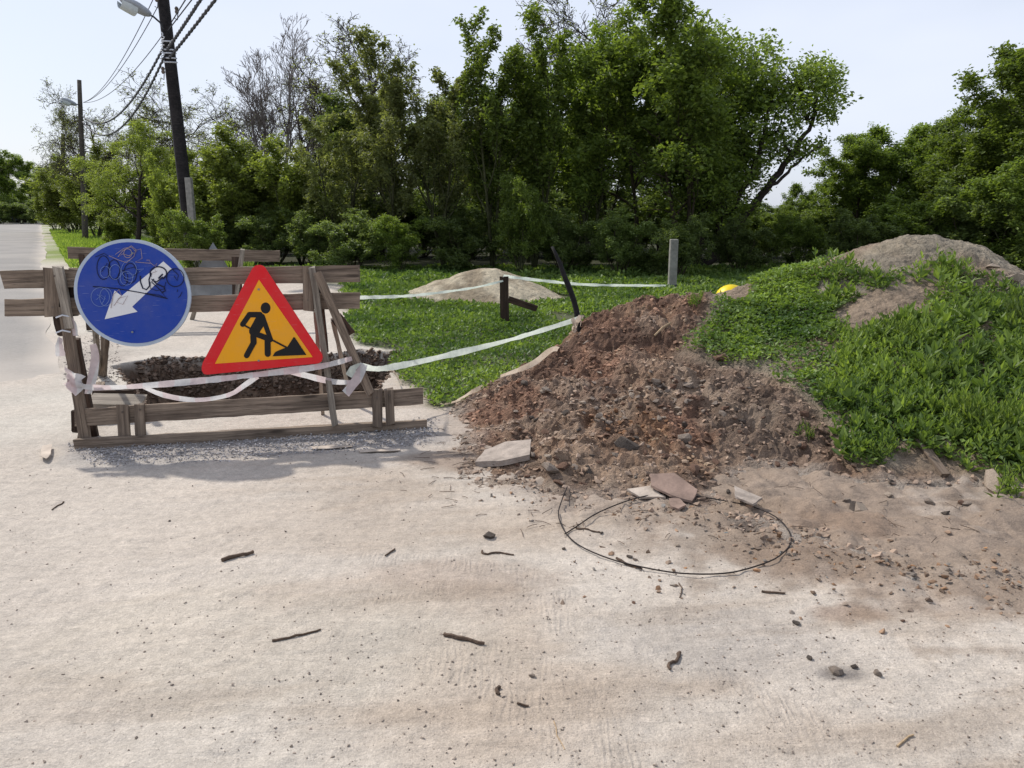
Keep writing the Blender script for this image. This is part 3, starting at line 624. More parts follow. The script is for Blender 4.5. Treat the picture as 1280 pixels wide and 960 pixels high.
keepw = (de < 0) & (db > 6*rs.rand(len(x))) & (nn+0.22*rs.rand(len(x)) > 0.48+0.16*sstep(14, 0, db)-0.05*sstep(1000, 1150, a)*sstep(380, 470, b)) & (z > 0)
# thin bands of bare soil
keepw &= ~((b > 355) & (b < 425) & (a > 980) & (a < 1240) & (fbm(x, y, 3.5, 4, 168) > .68))
keepw &= rs.rand(len(x)) < np.clip(.25+(-de)/45, 0, 1)
keepw &= ~((a > 950) & (a < 1050) & (b > 425) & (b < 470) & (rs.rand(len(x)) < .6))
back_ = (Y.ravel()[ii] > 8.1); keepw &= ~(back_ & (rs.rand(len(x)) < .8))
keepw &= ~((np.abs(a-912) < 26) & (b < 380))
x, y, z, a, b = x[keepw], y[keepw], z[keepw], a[keepw], b[keepw]
small = (a < 1035+40*(fbm(x, y, 3, 2, 162)-.5)) | (rs.rand(len(a)) < .25)
xs_, ys_, zs_ = x[small], y[small], z[small]; n = min(len(xs_), 75000); xs_, ys_, zs_ = xs_[:n], ys_[:n], zs_[:n]
hh = 0.01+0.085*rs.rand(n)*fbm(xs_, ys_, 4, 3, 163)*1.5
dr_ = rs.normal(size=(n, 3))*.8; dr_[:, 2] = np.abs(dr_[:, 2])*.6
sh = np.clip(2.2*(fbm(xs_, ys_, 2.6, 4, 164)-.3)*(.25+rs.rand(n)), 0, 1)
V, f, c = leaves(np.stack([xs_, ys_, zs_+hh], 1), 0.020+0.028*rs.rand(n), rs, 1.0, 0.7, dr_, sh)
me = npmesh('creeping_weeds', V, f, M['grass'], np.repeat(c[:, None], 3, 1)); link(bpy.data.objects.new('creeping_weeds', me), kind='stuff', label='low creeping small leaved weeds covering the left flank of the mound', cat='weeds')
# upright weeds: stems with lance leaves
def weed_leaves(bx, by, bz, hts, nl, lsize, rs_, spread=.5):
    Ps = []; Ds = []; Ss = []; Sh = []; m = len(bx); lean = rs_.normal(size=(m, 2))*spread*0.5; ph = rs_.rand(m)*6.28; base = rs_.rand(m)
    for k in range(nl):
        t = (k+0.6)/nl; an = ph+k*2.4; px = bx+lean[:, 0]*hts*t; py = by+lean[:, 1]*hts*t; pz = bz+hts*t*0.95
        o = 1.0-0.55*t; D = np.stack([np.cos(an)*o, np.sin(an)*o, 0.35+t*0.9+0*an], 1); Ps.append(np.stack([px, py, pz], 1)); Ds.append(D)
        Ss.append(lsize*(1.15-.6*t)*(.7+.6*rs_.rand(m))); Sh.append(np.clip(0.25+0.5*t*base+0.25*rs_.rand(m), 0, 1))
    return np.concatenate(Ps), np.concatenate(Ds), np.concatenate(Ss), np.concatenate(Sh), lean
xl, yl, zl = x[~small], y[~small], z[~small]; n = min(len(xl), 4300); xl, yl, zl = xl[:n], yl[:n], zl[:n]; tall = fbm(xl, yl, 2.3, 3, 165)
P, D_, sz, sh, _ = weed_leaves(xl, yl, zl-.01, (0.04+0.13*rs.rand(n))*(.4+1.1*tall), 8, 0.045+0.07*tall*rs.rand(n), rs)
sh = np.clip(sh*np.tile(.15+2.2*np.clip(fbm(xl, yl, 1.9, 3, 166)-.2, 0, 1), 8)*(.6+.8*rs.rand(len(sh))), 0, 1)
V, f, c = leaves(P, sz, rs, .7, 0.42, D_, sh)
me = npmesh('broad_weeds', V, f, M['weed'], np.repeat(c[:, None], 3, 1)); link(bpy.data.objects.new('broad_weeds', me), kind='stuff', label='thick upright lance leaved weeds on the right face of the mound', cat='weeds')
i4 = rs.choice(len(xl), 420, False); bx, by, bz = xl[i4], yl[i4], zl[i4]
P, D_, sz, sh, _ = weed_leaves(bx, by, bz, 0.05+0.10*rs.rand(420), 6, 0.10+0.06*rs.rand(420), rs, .9)
V, f, c = leaves(P, sz, rs, .9, 0.42, D_, sh*.8)
me = npmesh('dock_leaves', V, f, M['weed'], np.repeat(c[:, None], 3, 1)); link(bpy.data.objects.new('dock_leaves', me), kind='stuff', label='large broad leaves standing out of the weeds on the mound', cat='weeds')
# individual clumps that stand out
def weed_clump(px, py, h, n, lsz, mat, label, seed, grp=None):
    p = ptop(px, py); q = np.random.RandomState(seed); m = n
    bx = q.normal(size=m)*h*0.28; by = q.normal(size=m)*h*0.28; ht = h*(.6+.5*q.rand(m))
    P, D_, sz, sh, lean = weed_leaves(bx, by, -0.02+0*bx, ht, 11, lsz+0*bx, q, .7)
    t = empty('weed_clump', p, label, 'weed', grp)
    V, f, c = leaves(P, sz, q, .4, .26, D_, sh); link(bpy.data.objects.new('leaves', npmesh('leaves', V, f, mat, np.repeat(c[:, None], 3, 1))), t)
    mb = MB()
    for i in range(m): mb.tube([(bx[i], by[i], -.03), (bx[i]+lean[i, 0]*ht[i], by[i]+lean[i, 1]*ht[i], ht[i])], [.003, .0015], 3, False)
    mb.obj('stems', mat, t)
    ca = None
weed_clump(1222, 548, .30, 30, .085, M['weedpale'], 'bright yellow green weed clump low on the right of the mound', 1)
weed_clump(1266, 540, .24, 16, .08, M['weedpale'], 'smaller bright weed clump at the right edge of the photo', 2)
weed_clump(1120, 425, .20, 18, .075, M['weed'], 'leafy weed clump just below the bare patch of the mound', 3)
weed_clump(1186, 350, .14, 12, .065, M['weedpale'], 'upright weed clump growing down from the crest of the mound', 4)
weed_clump(1095, 572, .12, 18, .045, M['weed'], 'small green tuft at the lower tip of the weeds', 5)
weed_clump(1010, 545, .09, 7, .04, M['weed'], 'tiny weed sprouting alone on the brown soil', 6)
weed_clump(1270, 410, .26, 20, .085, M['weed'], 'dark leafy weed clump at right edge, upper part of the mound', 7)
weed_clump(1160, 480, .20, 22, .08, M['weed'], 'broad leafy clump in the middle of the weedy slope', 8)
weed_clump(1000, 348, .10, 12, .04, M['weed'], 'weed tuft on the left skyline of the mound', 9)
weed_clump(868, 380, .12, 14, .04, M['weedpale'], 'fresh weed tuft beside the yellow cap', 10)
weed_clump(1265, 618, .16, 12, .06, M['weed'], 'dark weed tuft at the foot of the mound by the right edge', 11)
# ------------------------------------------------------------------ trees
def skeleton(seed, H, stems=1, r0=.11, mains=9, subs=6, twigs=4, fork=.25, spread=.55, up=.12, gnarl=.16, lev=3, lfrac=.5, subfrac=.55, lean=(0, 0), fan=.25):
    r_ = random.Random(seed); segs = []; anch = []
    def rv(): return Vector((r_.gauss(0, 1), r_.gauss(0, 1), r_.gauss(0, 1)))
    def br(p, d, Lg, rad, level):
        ns = (9, 6, 4, 3, 2)[level]; cnt = (mains, subs, twigs, 3, 0)[level]; path = [(p.copy(), rad)]
        pts = []
        for i in range(ns):
            d = (d+rv()*gnarl*(0.5 if level == 0 else 1.1)+Vector((0, 0, up if level else 0.1))).normalized(); p = p+d*(Lg/ns)
            t = (i+1)/ns; rr_ = rad*(1-t*0.75); path.append((p.copy(), rr_)); pts.append((p.copy(), d.copy(), t, rr_))
        segs.append((path, level))
        if level >= lev-1:
            for q, dd_, t, _ in pts: anch.append((q, level))
        if level < lev:
            for k in range(cnt):
                t0 = fork if level == 0 else 0.2; t = t0+(1-t0)*(k+r_.random())/cnt; j = min(ns-1, int(t*ns)); q, dd_, tt, rr_ = pts[j]
                perp = dd_.cross(rv()).normalized(); a = spread*r_.uniform(.7, 1.5); nd = (dd_*math.cos(a)+perp*math.sin(a)).normalized()
                ll = Lg*(lfrac if level == 0 else subfrac)*(1.15-0.5*tt)*r_.uniform(.7, 1.2)
                br(q, nd, ll, max(rr_*.62, .006), level+1)
    for s in range(stems):
        a = 6.28*s/stems+r_.random(); d0 = Vector((math.cos(a)*fan*(stems > 1)+lean[0], math.sin(a)*fan*(stems > 1)+lean[1], 1)).normalized()
        br(Vector((0, 0, -0.1)), d0, H*(1 if s == 0 else r_.uniform(.7, 1)), r0*(1 if stems == 1 else .75), 0)
    return segs, anch
def tree_proto(seed, H, barkm, leafm, nleaf, lsz, lspread, droop=0., aspect=.6, twigr=1, shadebias=0, minz=0.0, **kw):
    segs, anch = skeleton(seed, H, **kw); mb = MB()
    for path, level in segs:
        if level == 0: mb.tube([p for p, _ in path], [max(q, .012) for _, q in path], 7, False)
        else: mb.tube([p for p, _ in path], [max(q, .004*twigr) for _, q in path], (0, 5, 4, 3, 3)[level], False)
    tm = bpy.data.meshes.new('trunk'); tm.from_pydata(mb.v, [], mb.f); tm.materials.append(barkm)
    for p in tm.polygons: p.use_smooth = True
    cm = None
    if nleaf:
        q = np.random.RandomState(seed); A = np.array([a[0][:] for a in anch]); A = A[A[:, 2] > minz]
        # leaf sprays: dense clumps on chosen twigs, so gaps stay open
        wgt = q.rand(len(A))**2.5+.05; wgt /= wgt.sum(); ii = q.choice(len(A), nleaf, p=wgt)
        P = A[ii]+q.normal(size=(nleaf, 3))*lspread*np.array([1, 1, .75])
        P = P[P[:, 2] > 0.05]; n = len(P)
        V, f, c = leaves(P, lsz*(.6+.8*q.rand(n)), q, .55, aspect, None, np.clip(q.rand(n)*.75+.25*fbm(P[:, 0]+P[:, 2], P[:, 1]-P[:, 2], 1.2, 2, seed)+shadebias, 0, 1), droop)
        cm = npmesh('crown', V, f, leafm, np.repeat(c[:, None], 3, 1))
    zmax = max(a[0].z for a in anch)
    return tm, cm, zmax
PR = {
 'oak':   tree_proto(101, 6.2, M['bark'], M['leaf'], 34000, .14, .14, mains=12, subs=7, twigs=4, spread=.75, up=.10, gnarl=.20, fork=.18, lfrac=.52),
 'oak2':  tree_proto(102, 6.0, M['bark'], M['leaf'], 34000, .14, .13, stems=2, mains=10, subs=6, twigs=4, spread=.7, up=.12, gnarl=.2, fork=.16, lfrac=.5),
 'maple': tree_proto(103, 6.5, M['barkgreen'], M['leafdark'], 30000, .14, .15, mains=14, subs=6, twigs=4, spread=.65, up=.13, gnarl=.14, fork=.10, lfrac=.42),
 'ash':   tree_proto(104, 7.0, M['barkgreen'], M['leaf'], 19000, .15, .10, .8, stems=3, mains=10, subs=5, twigs=3, spread=.42, up=.16, gnarl=.10, fork=.16, lfrac=.36, fan=.16),
 'ash2':  tree_proto(105, 7.0, M['barkgreen'], M['leafolive'], 17000, .13, .09, .8, stems=2, mains=12, subs=5, twigs=3, spread=.45, up=.14, gnarl=.12, fork=.12, lfrac=.36, fan=.2),
 'bush':  tree_proto(106, 3.0, M['barkgreen'], M['leafyel'], 26000, .09, .08, stems=8, r0=.035, mains=7, subs=4, twigs=3, spread=.5, up=.2, gnarl=.16, fork=.08, lfrac=.42, fan=.45),
 'bushdk': tree_proto(107, 3.0, M['bark'], M['leafdark'], 26000, .11, .09, stems=7, r0=.04, mains=6, subs=4, twigs=3, spread=.7, up=.06, gnarl=.2, fork=.05, lfrac=.5, fan=.55),
 'bushgr': tree_proto(108, 3.4, M['barkgreen'], M['leaf'], 26000, .11, .09, stems=7, r0=.05, mains=7, subs=4, twigs=3, spread=.65, up=.1, gnarl=.2, fork=.08, lfrac=.45, fan=.45),
 'bare':  tree_proto(109, 6.5, M['barkdark'], M['leafolive'], 4000, .07, .06, r0=.16, mains=14, subs=9, twigs=7, spread=.7, up=.04, gnarl=.20, fork=.3, lfrac=.42, lev=4, twigr=2),
 'gnarl': tree_proto(110, 6.5, M['barkdark'], M['leafolive'], 9000, .07, .09, stems=2, r0=.16, mains=12, subs=9, twigs=6, spread=.8, up=.04, gnarl=.24, fork=.25, lfrac=.45, lev=4, twigr=2),
 'poplar': tree_proto(111, 9, M['barkpale'], None, 0, .1, .1, stems=3, r0=.17, mains=14, subs=7, twigs=5, spread=.5, up=.10, gnarl=.09, fork=.3, lfrac=.34, lev=4, fan=.12, twigr=2.0),
 'young': tree_proto(112, 4.2, M['barkdark'], M['leafyel'], 40000, .07, .09, mains=14, subs=8, twigs=4, spread=.9, up=.10, gnarl=.16, fork=.28, lfrac=.62, fan=.3, r0=.13),
}
def place_tree(kind, px, Y, top, wide, label, name=None, rz=None, group=None):
    tm, cm, zmax = PR[kind]; base = at(px, 300, Y); h = at(px, top, Y).z; s = h/zmax
    t = empty(name or {'oak': 'oak_tree', 'oak2': 'oak_tree', 'maple': 'maple_tree', 'ash': 'ash_tree', 'ash2': 'ash_tree', 'bare': 'bare_tree', 'gnarl': 'bare_tree', 'poplar': 'poplar_tree', 'young': 'young_tree'}.get(kind, 'shrub'), (base.x, base.y, 0), label,
              'shrub' if kind.startswith('bush') else 'tree', group, (px*0.37+Y*1.7) % 6.28 if rz is None else rz)
    t.scale = (s*wide, s*wide, s)
    link(bpy.data.objects.new('trunk', tm), t)
    if cm: link(bpy.data.objects.new('crown', cm), t)
    return t
TREES = [
 # kind, px, Y, top py, wide, label
 ('poplar', 342, 31, 14, 1.15, 'tall pale leafless poplar rising above the left thicket', None, 5.1),
 ('gnarl', 172, 44, 92, 0.95, 'dark leafless tree between the two poles at left'),
 ('gnarl', 148, 54, 115, 0.75, 'leafless tree behind the second utility pole'),
 ('gnarl', 270, 34, 90, 1.3, 'gnarled bare tree just right of the near utility pole'),
 ('bare', 392, 33, 84, 0.9, 'dark twisted bare tree right of the pale poplar'),
 ('bare', 475, 27, 30, 1.2, 'tall bare topped tree at upper middle left'),
 ('bare', 730, 31, -12, 1.1, 'bare crowned tree poking above the tall green ones'),
 ('young', 168, 28, 150, 1.2, 'round yellow green young tree with dark forked trunk at left'),
 ('bush', 205, 27, 262, 1.2, 'bright low shrub left of the near pole'),
 ('bush', 150, 31, 258, 1.3, 'bright shrub at the foot of the young tree'),
 ('bush', 122, 43, 178, 1.2, 'bright shrub right of the second pole'),
 ('bush', 92, 52, 215, 1.4, 'road side shrub left of the second pole'),
 ('bush', 72, 60, 228, 1.3, 'farthest road side shrub of the hedge'),
 ('bush', 100, 60, 185, 1.4, 'greener tall shrub behind the second pole'),
 ('bush', 222, 24, 190, 0.75, 'slim light shrub climbing behind the near pole'),
 ('bushgr', 248, 18.2, 262, 1.0, 'leafy shrub hiding the foot of the near pole stub'),
 ('oak', 1105, 28, 160, 1.1, 'leafy tree behind the first two of the right hand woods'),
 ('maple', 1170, 27, 138, 1.1, 'darker leafy tree inside the right hand woods'),
 ('bush', 268, 23, 172, 1.1, 'tall shrub right of the near pole stub'),
 ('bush', 320, 24, 150, 1.15, 'tall yellow green shrub below the pale poplar'),
 ('bush', 375, 23, 165, 1.1, 'yellow green shrub right of the poplar foot'),
 ('bushdk', 215, 30, 215, 1.3, 'dark shrub behind the near pole'),
 ('ash2', 425, 21.5, 100, 1.0, 'thin leaved tree at the left end of the main thicket'),
 ('ash2', 500, 21, 60, 1.0, 'slender sparse tree with light leaf tufts'),
 ('ash2', 555, 20.5, 35, 0.95, 'slender tree left of the tallest green tree'),
 ('ash', 615, 20, 12, 0.95, 'tallest slender green tree left of centre'),
 ('ash', 668, 20.5, 8, 1.0, 'tall green tree at centre top'),
 ('ash', 735, 21, 30, 1.0, 'slender green tree right of centre'),
 ('oak', 800, 22, 28, 0.85, 'leafy tree behind the concrete post'),
 ('oak2', 855, 20.5, -5, 1.0, 'big leafy oak with bright crown reaching top edge'),
 ('maple', 450, 24, 120, 1.1, 'dark leafy tree at left of main thicket'),
 ('maple', 560, 23.5, 110, 1.1, 'dark leafy tree above the sand pile'),
 ('maple', 660, 24, 95, 1.1, 'dark leafy tree behind the brown post'),
 ('maple', 760, 24, 90, 1.1, 'dark leafy tree behind the black leaning pole'),
 ('oak', 905, 22, 60, 0.9, 'leafy oak left of the leaning limbs'),
 ('bushgr', 960, 24, 255, 1.1, 'low rounded shrub below the sky gap'),
 ('oak2', 1015, 29, 228, 1.1, 'low tree left of the right hand woods'),
 ('oak', 1075, 26, 172, 1.1, 'first rising tree of the right hand woods'),
 ('oak2', 1135, 25, 152, 1.15, 'second tree of the right hand woods'),
 ('oak', 1190, 24, 135, 1.1, 'third tree of the right hand woods'),
 ('oak2', 1245, 22, 92, 1.1, 'tall tree near the right edge'),
 ('oak', 1305, 20, 62, 1.1, 'tallest leafy tree at the right edge'),
 ('oak', 1400, 21, 70, 1.1, 'leafy tree outside the right edge, nearer one'),
 ('maple', 1500, 23, 80, 1.1, 'leafy tree outside the right edge, farther one'),
 ('bushgr', 1380, 17, 210, 1.3, 'leafy shrub just outside the right edge'),
 ('bushdk', 1480, 18, 220, 1.4, 'dark shrub outside the right edge'),
 ('bushdk', 440, 19.5, 262, 1.3, 'dark shrub behind the barrier boards right end'),
 ('bushgr', 500, 19.3, 268, 1.2, 'green shrub left of the sand pile'),
 ('bushdk', 575, 20, 255, 1.3, 'dark shrub behind the sand pile'),
 ('bushgr', 650, 18.6, 215, 0.75, 'pale green lit shrub behind the brown post'),
 ('bushdk', 705, 19, 262, 1.2, 'dark shrub behind the black leaning pole'),
 ('bushdk', 775, 18.5, 262, 1.2, 'dark shrub left of the concrete post'),
 ('bushdk', 850, 18, 268, 1.2, 'dark shrub right behind the concrete post'),
 ('bushdk', 925, 19, 272, 1.2, 'dark shrub above the yellow cap'),
 ('bushgr', 1000, 20, 268, 1.2, 'dense shrub behind the mound left shoulder'),
 ('bushdk', 1075, 19, 262, 1.2, 'dark shrub behind the mound crest'),
 ('bushgr', 1150, 19, 235, 1.3, 'dense shrub behind the mound peak'),
 ('bushdk', 1230, 18, 225, 1.3, 'dark shrub behind the right side of the mound'),
 ('bushgr', 1290, 17, 200, 1.2, 'leafy shrub at the right edge behind the mound'),
 ('bushdk', 345, 22, 255, 1.3, 'dark shrub above the triangular sign'),
 ('bushdk', 390, 21, 265, 1.2, 'dark shrub above the right barrier posts'),
 ('bushdk', 285, 23, 262, 1.2, 'dark shrub right of the round sign'),
]
for t in TREES: place_tree(*t)
for px, Y, top, wd, kd in ((400, 34, 170, 1.2, 'maple'), (480, 33, 150, 1.3, 'maple'), (560, 33, 150, 1.3, 'oak'), (640, 33, 150, 1.3, 'maple'), (720, 33, 145, 1.3, 'oak'), (800, 33, 140, 1.3, 'maple'), (880, 33, 150, 1.2, 'maple'),
                       (300, 36, 195, 1.3, 'maple'), (230, 38, 190, 1.2, 'maple'), (1060, 38, 215, 1.2, 'maple'), (1150, 36, 180, 1.2, 'maple'), (1230, 32, 150, 1.2, 'maple')):
    place_tree(kd, px, Y, top, wd, 'tree deep in the thicket '+{400: 'above the right end of the near barrier', 480: 'behind the slender sparse tree', 560: 'high above the sand pile', 640: 'above the brown post', 720: 'above the black leaning pole', 800: 'left of the concrete post line', 880: 'behind the big leafy oak', 300: 'above the triangular sign', 230: 'right behind the near utility pole', 1060: 'left part of the right hand woods', 1150: 'above the mound peak', 1230: 'above the right side of the mound'}[px], group='trees deep in the thicket')
for px, Y, top in ((300, 40, 240), (380, 40, 240), (460, 40, 240), (540, 40, 240), (620, 40, 240), (700, 40, 240), (780, 40, 240), (860, 40, 240), (940, 40, 250), (1010, 40, 248), (1080, 40, 240), (1160, 40, 235), (1240, 40, 235), (410, 27, 235), (470, 27, 225), (530, 27, 235), (590, 27, 225), (650, 28, 235), (710, 27, 225), (770, 27, 230), (830, 26, 225), (890, 26, 235), (330, 29, 235), (260, 30, 235), (1120, 26, 235), (1200, 25, 225), (1050, 27, 250), (950, 27, 258)):
    place_tree('bushdk', px, Y, top, 1.5, 'dark undergrowth shrub in the shade among the trunks', group='undergrowth shrubs')
# oak with long limbs leaning right over the gap
def limb_tree():
    tr = at(845, 345, 21.5); t = empty('leaning_oak', (tr.x, tr.y, 0), 'old oak whose long dark limb leans right over the sky gap', 'tree')
    mb = MB(); A = []; r_ = random.Random(77)
    def L3(pts, ra, rb, n=6):
        P = [at(a, b, Yq)-Vector((tr.x, tr.y, 0)) for a, b, Yq in pts]; Q = []
        for i in range(len(P)-1):
            for k in range(5): Q.append(P[i].lerp(P[i+1], k/5)+Vector((r_.gauss(0, .03), r_.gauss(0, .03), r_.gauss(0, .03))))
        Q.append(P[-1]); mb.tube(Q, [ra+(rb-ra)*i/(len(Q)-1) for i in range(len(Q))], n, False); return Q
    L3([(870, 350, 21.5), (905, 300, 21.4), (950, 245, 21.2), (990, 195, 21.2), (1012, 160, 21.2), (1022, 120, 21.2)], .15, .03)
    L3([(905, 300, 21.4), (925, 240, 21), (950, 190, 21), (960, 140, 21), (975, 100, 21)], .09, .02)
    L3([(950, 245, 21.2), (985, 215, 21), (1012, 190, 21), (1030, 182, 21)], .06, .01)
    L3([(990, 195, 21.2), (975, 160, 21.4), (985, 125, 21.4)], .05, .01)
    L3([(870, 350, 21.5), (880, 270, 21.8), (890, 190, 22), (900, 120, 22), (905, 60, 22)], .14, .03)
    cl = [(1000, 100, 62, 26), (1020, 95, 30, 16), (1035, 120, 22, 20), (985, 115, 40, 22), (1010, 140, 34, 18), (960, 150, 34, 34), (975, 185, 26, 18), (930, 170, 40, 40), (940, 110, 30, 30), (905, 130, 50, 46), (915, 75, 34, 30), (895, 60, 30, 28),
          (940, 215, 34, 20), (1008, 185, 14, 8), (1020, 184, 10, 5), (900, 210, 50, 40), (870, 250, 50, 40), (910, 255, 36, 24), (885, 170, 50, 40), (960, 60, 10, 10), (945, 75, 14, 16)]
    AN = []
    for cx_, cy_, rx, ry_ in cl:
        for k in range(int(rx*ry_/26)+5):
            a = r_.random()*6.28; q = math.sqrt(r_.random()); ap = at(cx_+rx*q*math.cos(a), cy_+ry_*q*math.sin(a), 21.3+r_.gauss(0, .8)); ap -= Vector((tr.x, tr.y, 0)); AN.append(ap)
            c0 = at(cx_, cy_+ry_*.6, 21.3)-Vector((tr.x, tr.y, 0)); 
            if k % 3 == 0: mb.tube([c0, c0.lerp(ap, .5)+Vector((0, 0, .05)), ap], [.02, .012, .005], 3, False)
    mb.obj('trunk', M['barkdark'], t, True)
    q = np.random.RandomState(3); A = np.array([a[:] for a in AN]); n = 26000; P = A[q.randint(0, len(A), n)]+q.normal(size=(n, 3))*.13
    V, f, c = leaves(P, .11*(.6+.8*q.rand(n)), q, .5, .6, None, q.rand(n))
    link(bpy.data.objects.new('crown', npmesh('crown', V, f, M['leaf'], np.repeat(c[:, None], 3, 1))), t)
limb_tree()
# far end of the road
for i, (px, Y, top, wd) in enumerate(((-60, 105, 175, 1.1), (-10, 112, 188, 1.2), (22, 118, 200, 1.2), (48, 112, 202, 1.1), (75, 118, 205, 1.2), (-120, 100, 170, 1.2))):
    place_tree('oak' if i % 2 else 'maple', px, Y, top, wd, ('dark tree closing the far end of the road, '+('just outside the left edge', 'leftmost in view', 'second from the left', 'third from the left', 'rightmost, beside the hedge', 'farthest outside the left edge')[i]), group='trees across the far end of the road')
for i, (px, Y, top) in enumerate(((-10, 104, 245), (30, 106, 247), (60, 104, 247), (-50, 100, 240), (8, 122, 235), (45, 124, 235))):
    place_tree('bushdk', px, Y, top, 1.6, 'dark shrub at the far end of the road, '+('behind the dark car', 'behind the white car', 'right of the white car', 'outside the left edge', 'in the second row at left', 'in the second row at right')[i], group='shrubs across the far end of the road')
for x_, y_, s_ in ((-38, 44, 1.1), (-46, 55, 1.2), (-55, 66, 1.3)):
    tm, cm, zm = PR['oak']; t = empty('oak_tree', (x_, y_, 0), 'leafy tree on the left verge whose shadow crosses the road', 'tree', 'trees on the left verge'); t.scale = (s_, s_, s_); link(bpy.data.objects.new('trunk', tm), t); link(bpy.data.objects.new('crown', cm), t)
# ------------------------------------------------------------------ front barrier
BA = gp(97, 556); BB = gp(531, 536); bdir = (BB-BA).normalized(); lean = Vector((0, 0.07, 1)).normalized(); BN = bdir.cross(lean).normalized()
if BN.y > 0: BN = -BN
def bp(px, py, off=0.0): return on_plane(px, py, BA+BN*off, BN)
BAR = empty('road_barrier', BA, 'near weathered wooden barrier of planks carrying both traffic signs', 'barrier')
def bb(a, b, width, thick, off, mat='wood', name='plank', offb=None, ms=None, **kw):
    return board(name, bp(a[0], a[1], off), bp(b[0], b[1], off if offb is None else offb), width, thick, M[mat], BAR, BN, **kw)
bb((3, 349.5), (448, 342), .112, .025, .0)
bb((8, 385), (449, 375.5), .108, .025, .0)
bb((94, 522), (528, 495), .115, .03, .03)
board('plank', gp(95, 556, 0.028), gp(532, 531, 0.028), .075, .06, M['wood'], BAR, (0, -1, .1))
# upright cleats behind the slanted posts
bb((63, 336), (66, 396), .085, .025, .026, 'wood', 'cleat'); bb((85, 337), (88, 396), .09, .022, -.027, 'wooddark', 'cleat')
bb((385, 334), (386, 388), .07, .025, .026, 'wood', 'cleat'); bb((401, 335), (405, 386), .06, .022, -.027, 'wooddark', 'cleat')
for a, b, wd in (((153, 507), (156, 553), .072), ((174, 505), (176, 551), .062), ((471, 488), (472, 534), .068), ((486, 486), (488, 531), .062)):
    bb(a, b, wd, .024, .06, 'wood', 'cleat')
# left frame posts
bb((73, 334), (88, 412), .05, .045, .055, 'woodpale', 'post'); bb((80, 385), (108, 556), .06, .05, .03, 'wood', 'post')
board('post', bp(94, 424, -.1), gp(118, 545) , .05, .04, M['wooddark'], BAR, BN)
board('brace', bp(72, 396, .0), bp(78, 420, .0), .05, .03, M['wooddark'], BAR, BN)
board('post', bp(119, 412, -.45), gp(124, 468), .03, .03, M['woodpale'], BAR, BN)
board('post', at(132, 400, 5.75), gp(129, 470), .05, .04, M['wood'], BAR, BN)
board('plank', at(94, 540, 4.98), at(93, 512, 4.98), .04, .02, M['wooddark'], BAR, BN)
# feet boards running back from the left frame
board('plank', gp(104, 548, .03), gp(126, 480, .03), .07, .04, M['wood'], BAR, (0, 0, 1))
board('brace', at(115, 492, 5.75), at(168, 491, 5.80), .05, .04, M['wooddark'], BAR, (0, -1, 0))
board('plank', at(112, 500, 5.5), at(181, 502, 5.55), .16, .03, M['woodpale'], BAR, (0, -.3, 1))
# right frame posts
bb((390, 334), (419, 532), .042, .04, .055, 'woodpale', 'post'); board('post', bp(397, 342, .10), bp(463, 492, .06), .055, .04, M['wood'], BAR, BN)
board('post', bp(394, 388, -.05), gp(404, 520), .025, .02, M['woodpale'], BAR, BN); board('post', bp(402, 385, -.08), bp(407, 440, -.1), .04, .03, M['wooddark'], BAR, BN)
board('post', at(416, 400, 5.75), gp(440, 505), .03, .03, M['woodpale'], BAR, BN); board('brace', at(420, 396, 5.7), at(437, 418, 5.7), .085, .03, M['wooddark'], BAR, (0.2, -1, 0))
mb = MB()
for a in ((68, 345), (90, 350), (385, 341), (385, 375), (66, 384), (153, 515), (175, 512), (471, 497), (487, 494)):
    p = bp(a[0], a[1], .075); mb.tube([p, p+BN*.006], .006, 6)
ob = mb.obj('nail_heads', M['rockdark'], BAR, False, kind='stuff'); ob.location = -BA
# ------------------------------------------------------------------ signs
def flat(name, pts, off, th, mat, parent, tr, **kw):
    P = [bp(*tr(a, b), off) for a, b in pts]; n = len(P); Q = [p-BN*th for p in P]; mb = MB()
    mb.add(P+Q, [tuple(range(n)), tuple(range(2*n-1, n-1, -1))]+[(i, i+n, (i+1) % n+n, (i+1) % n) for i in range(n)])
    o = mb.obj(name, mat, parent, **kw); o.location = -parent.location; return o
def stroke_mesh(name, strokes, off, mat, parent, tr, **kw):
    mb = MB(); k = 0
    for wd, pts in strokes:
        P = [bp(*tr(a, b), off+k*0.00025) for a, b in pts]; k += 1; n = len(P); vs = []
        for i, p in enumerate(P):
            d = (P[min(i+1, n-1)]-P[max(i-1, 0)]).normalized(); s = BN.cross(d).normalized()*wd/2; vs += [p-s, p+s]
        mb.add(vs, [(2*i, 2*i+1, 2*i+3, 2*i+2) for i in range(n-1)])
    o = mb.obj(name, mat, parent, **kw); o.location = -parent.location; return o
def arc(cx_, cy_, rx, ry_, a0=0, a1=360, n=22): return [(cx_+rx*math.cos(math.radians(a0+(a1-a0)*i/n)), cy_+ry_*math.sin(math.radians(a0+(a1-a0)*i/n))) for i in range(n+1)]
tA = lambda a, b: (80+a/6.4, 290+b/6.4)
so1 = bp(166, 366, .09); SG = empty('round_sign', so1, 'round blue traffic sign with white arrow pointing down left, scrawled with graffiti', 'traffic sign')
cx_, cy_ = 547, 486
def rotell(rx, ry_, n=64):
    th = math.radians(20); return [(cx_+rx*math.cos(t)*math.cos(th)-ry_*math.sin(t)*math.sin(th), cy_+rx*math.cos(t)*math.sin(th)+ry_*math.sin(t)*math.cos(th)) for t in [2*math.pi*i/n for i in range(n)]]
flat('rim', rotell(474, 425), .088, .022, M['rim'], SG, tA); flat('plate', rotell(446, 398), .0905, .002, M['blue'], SG, tA)
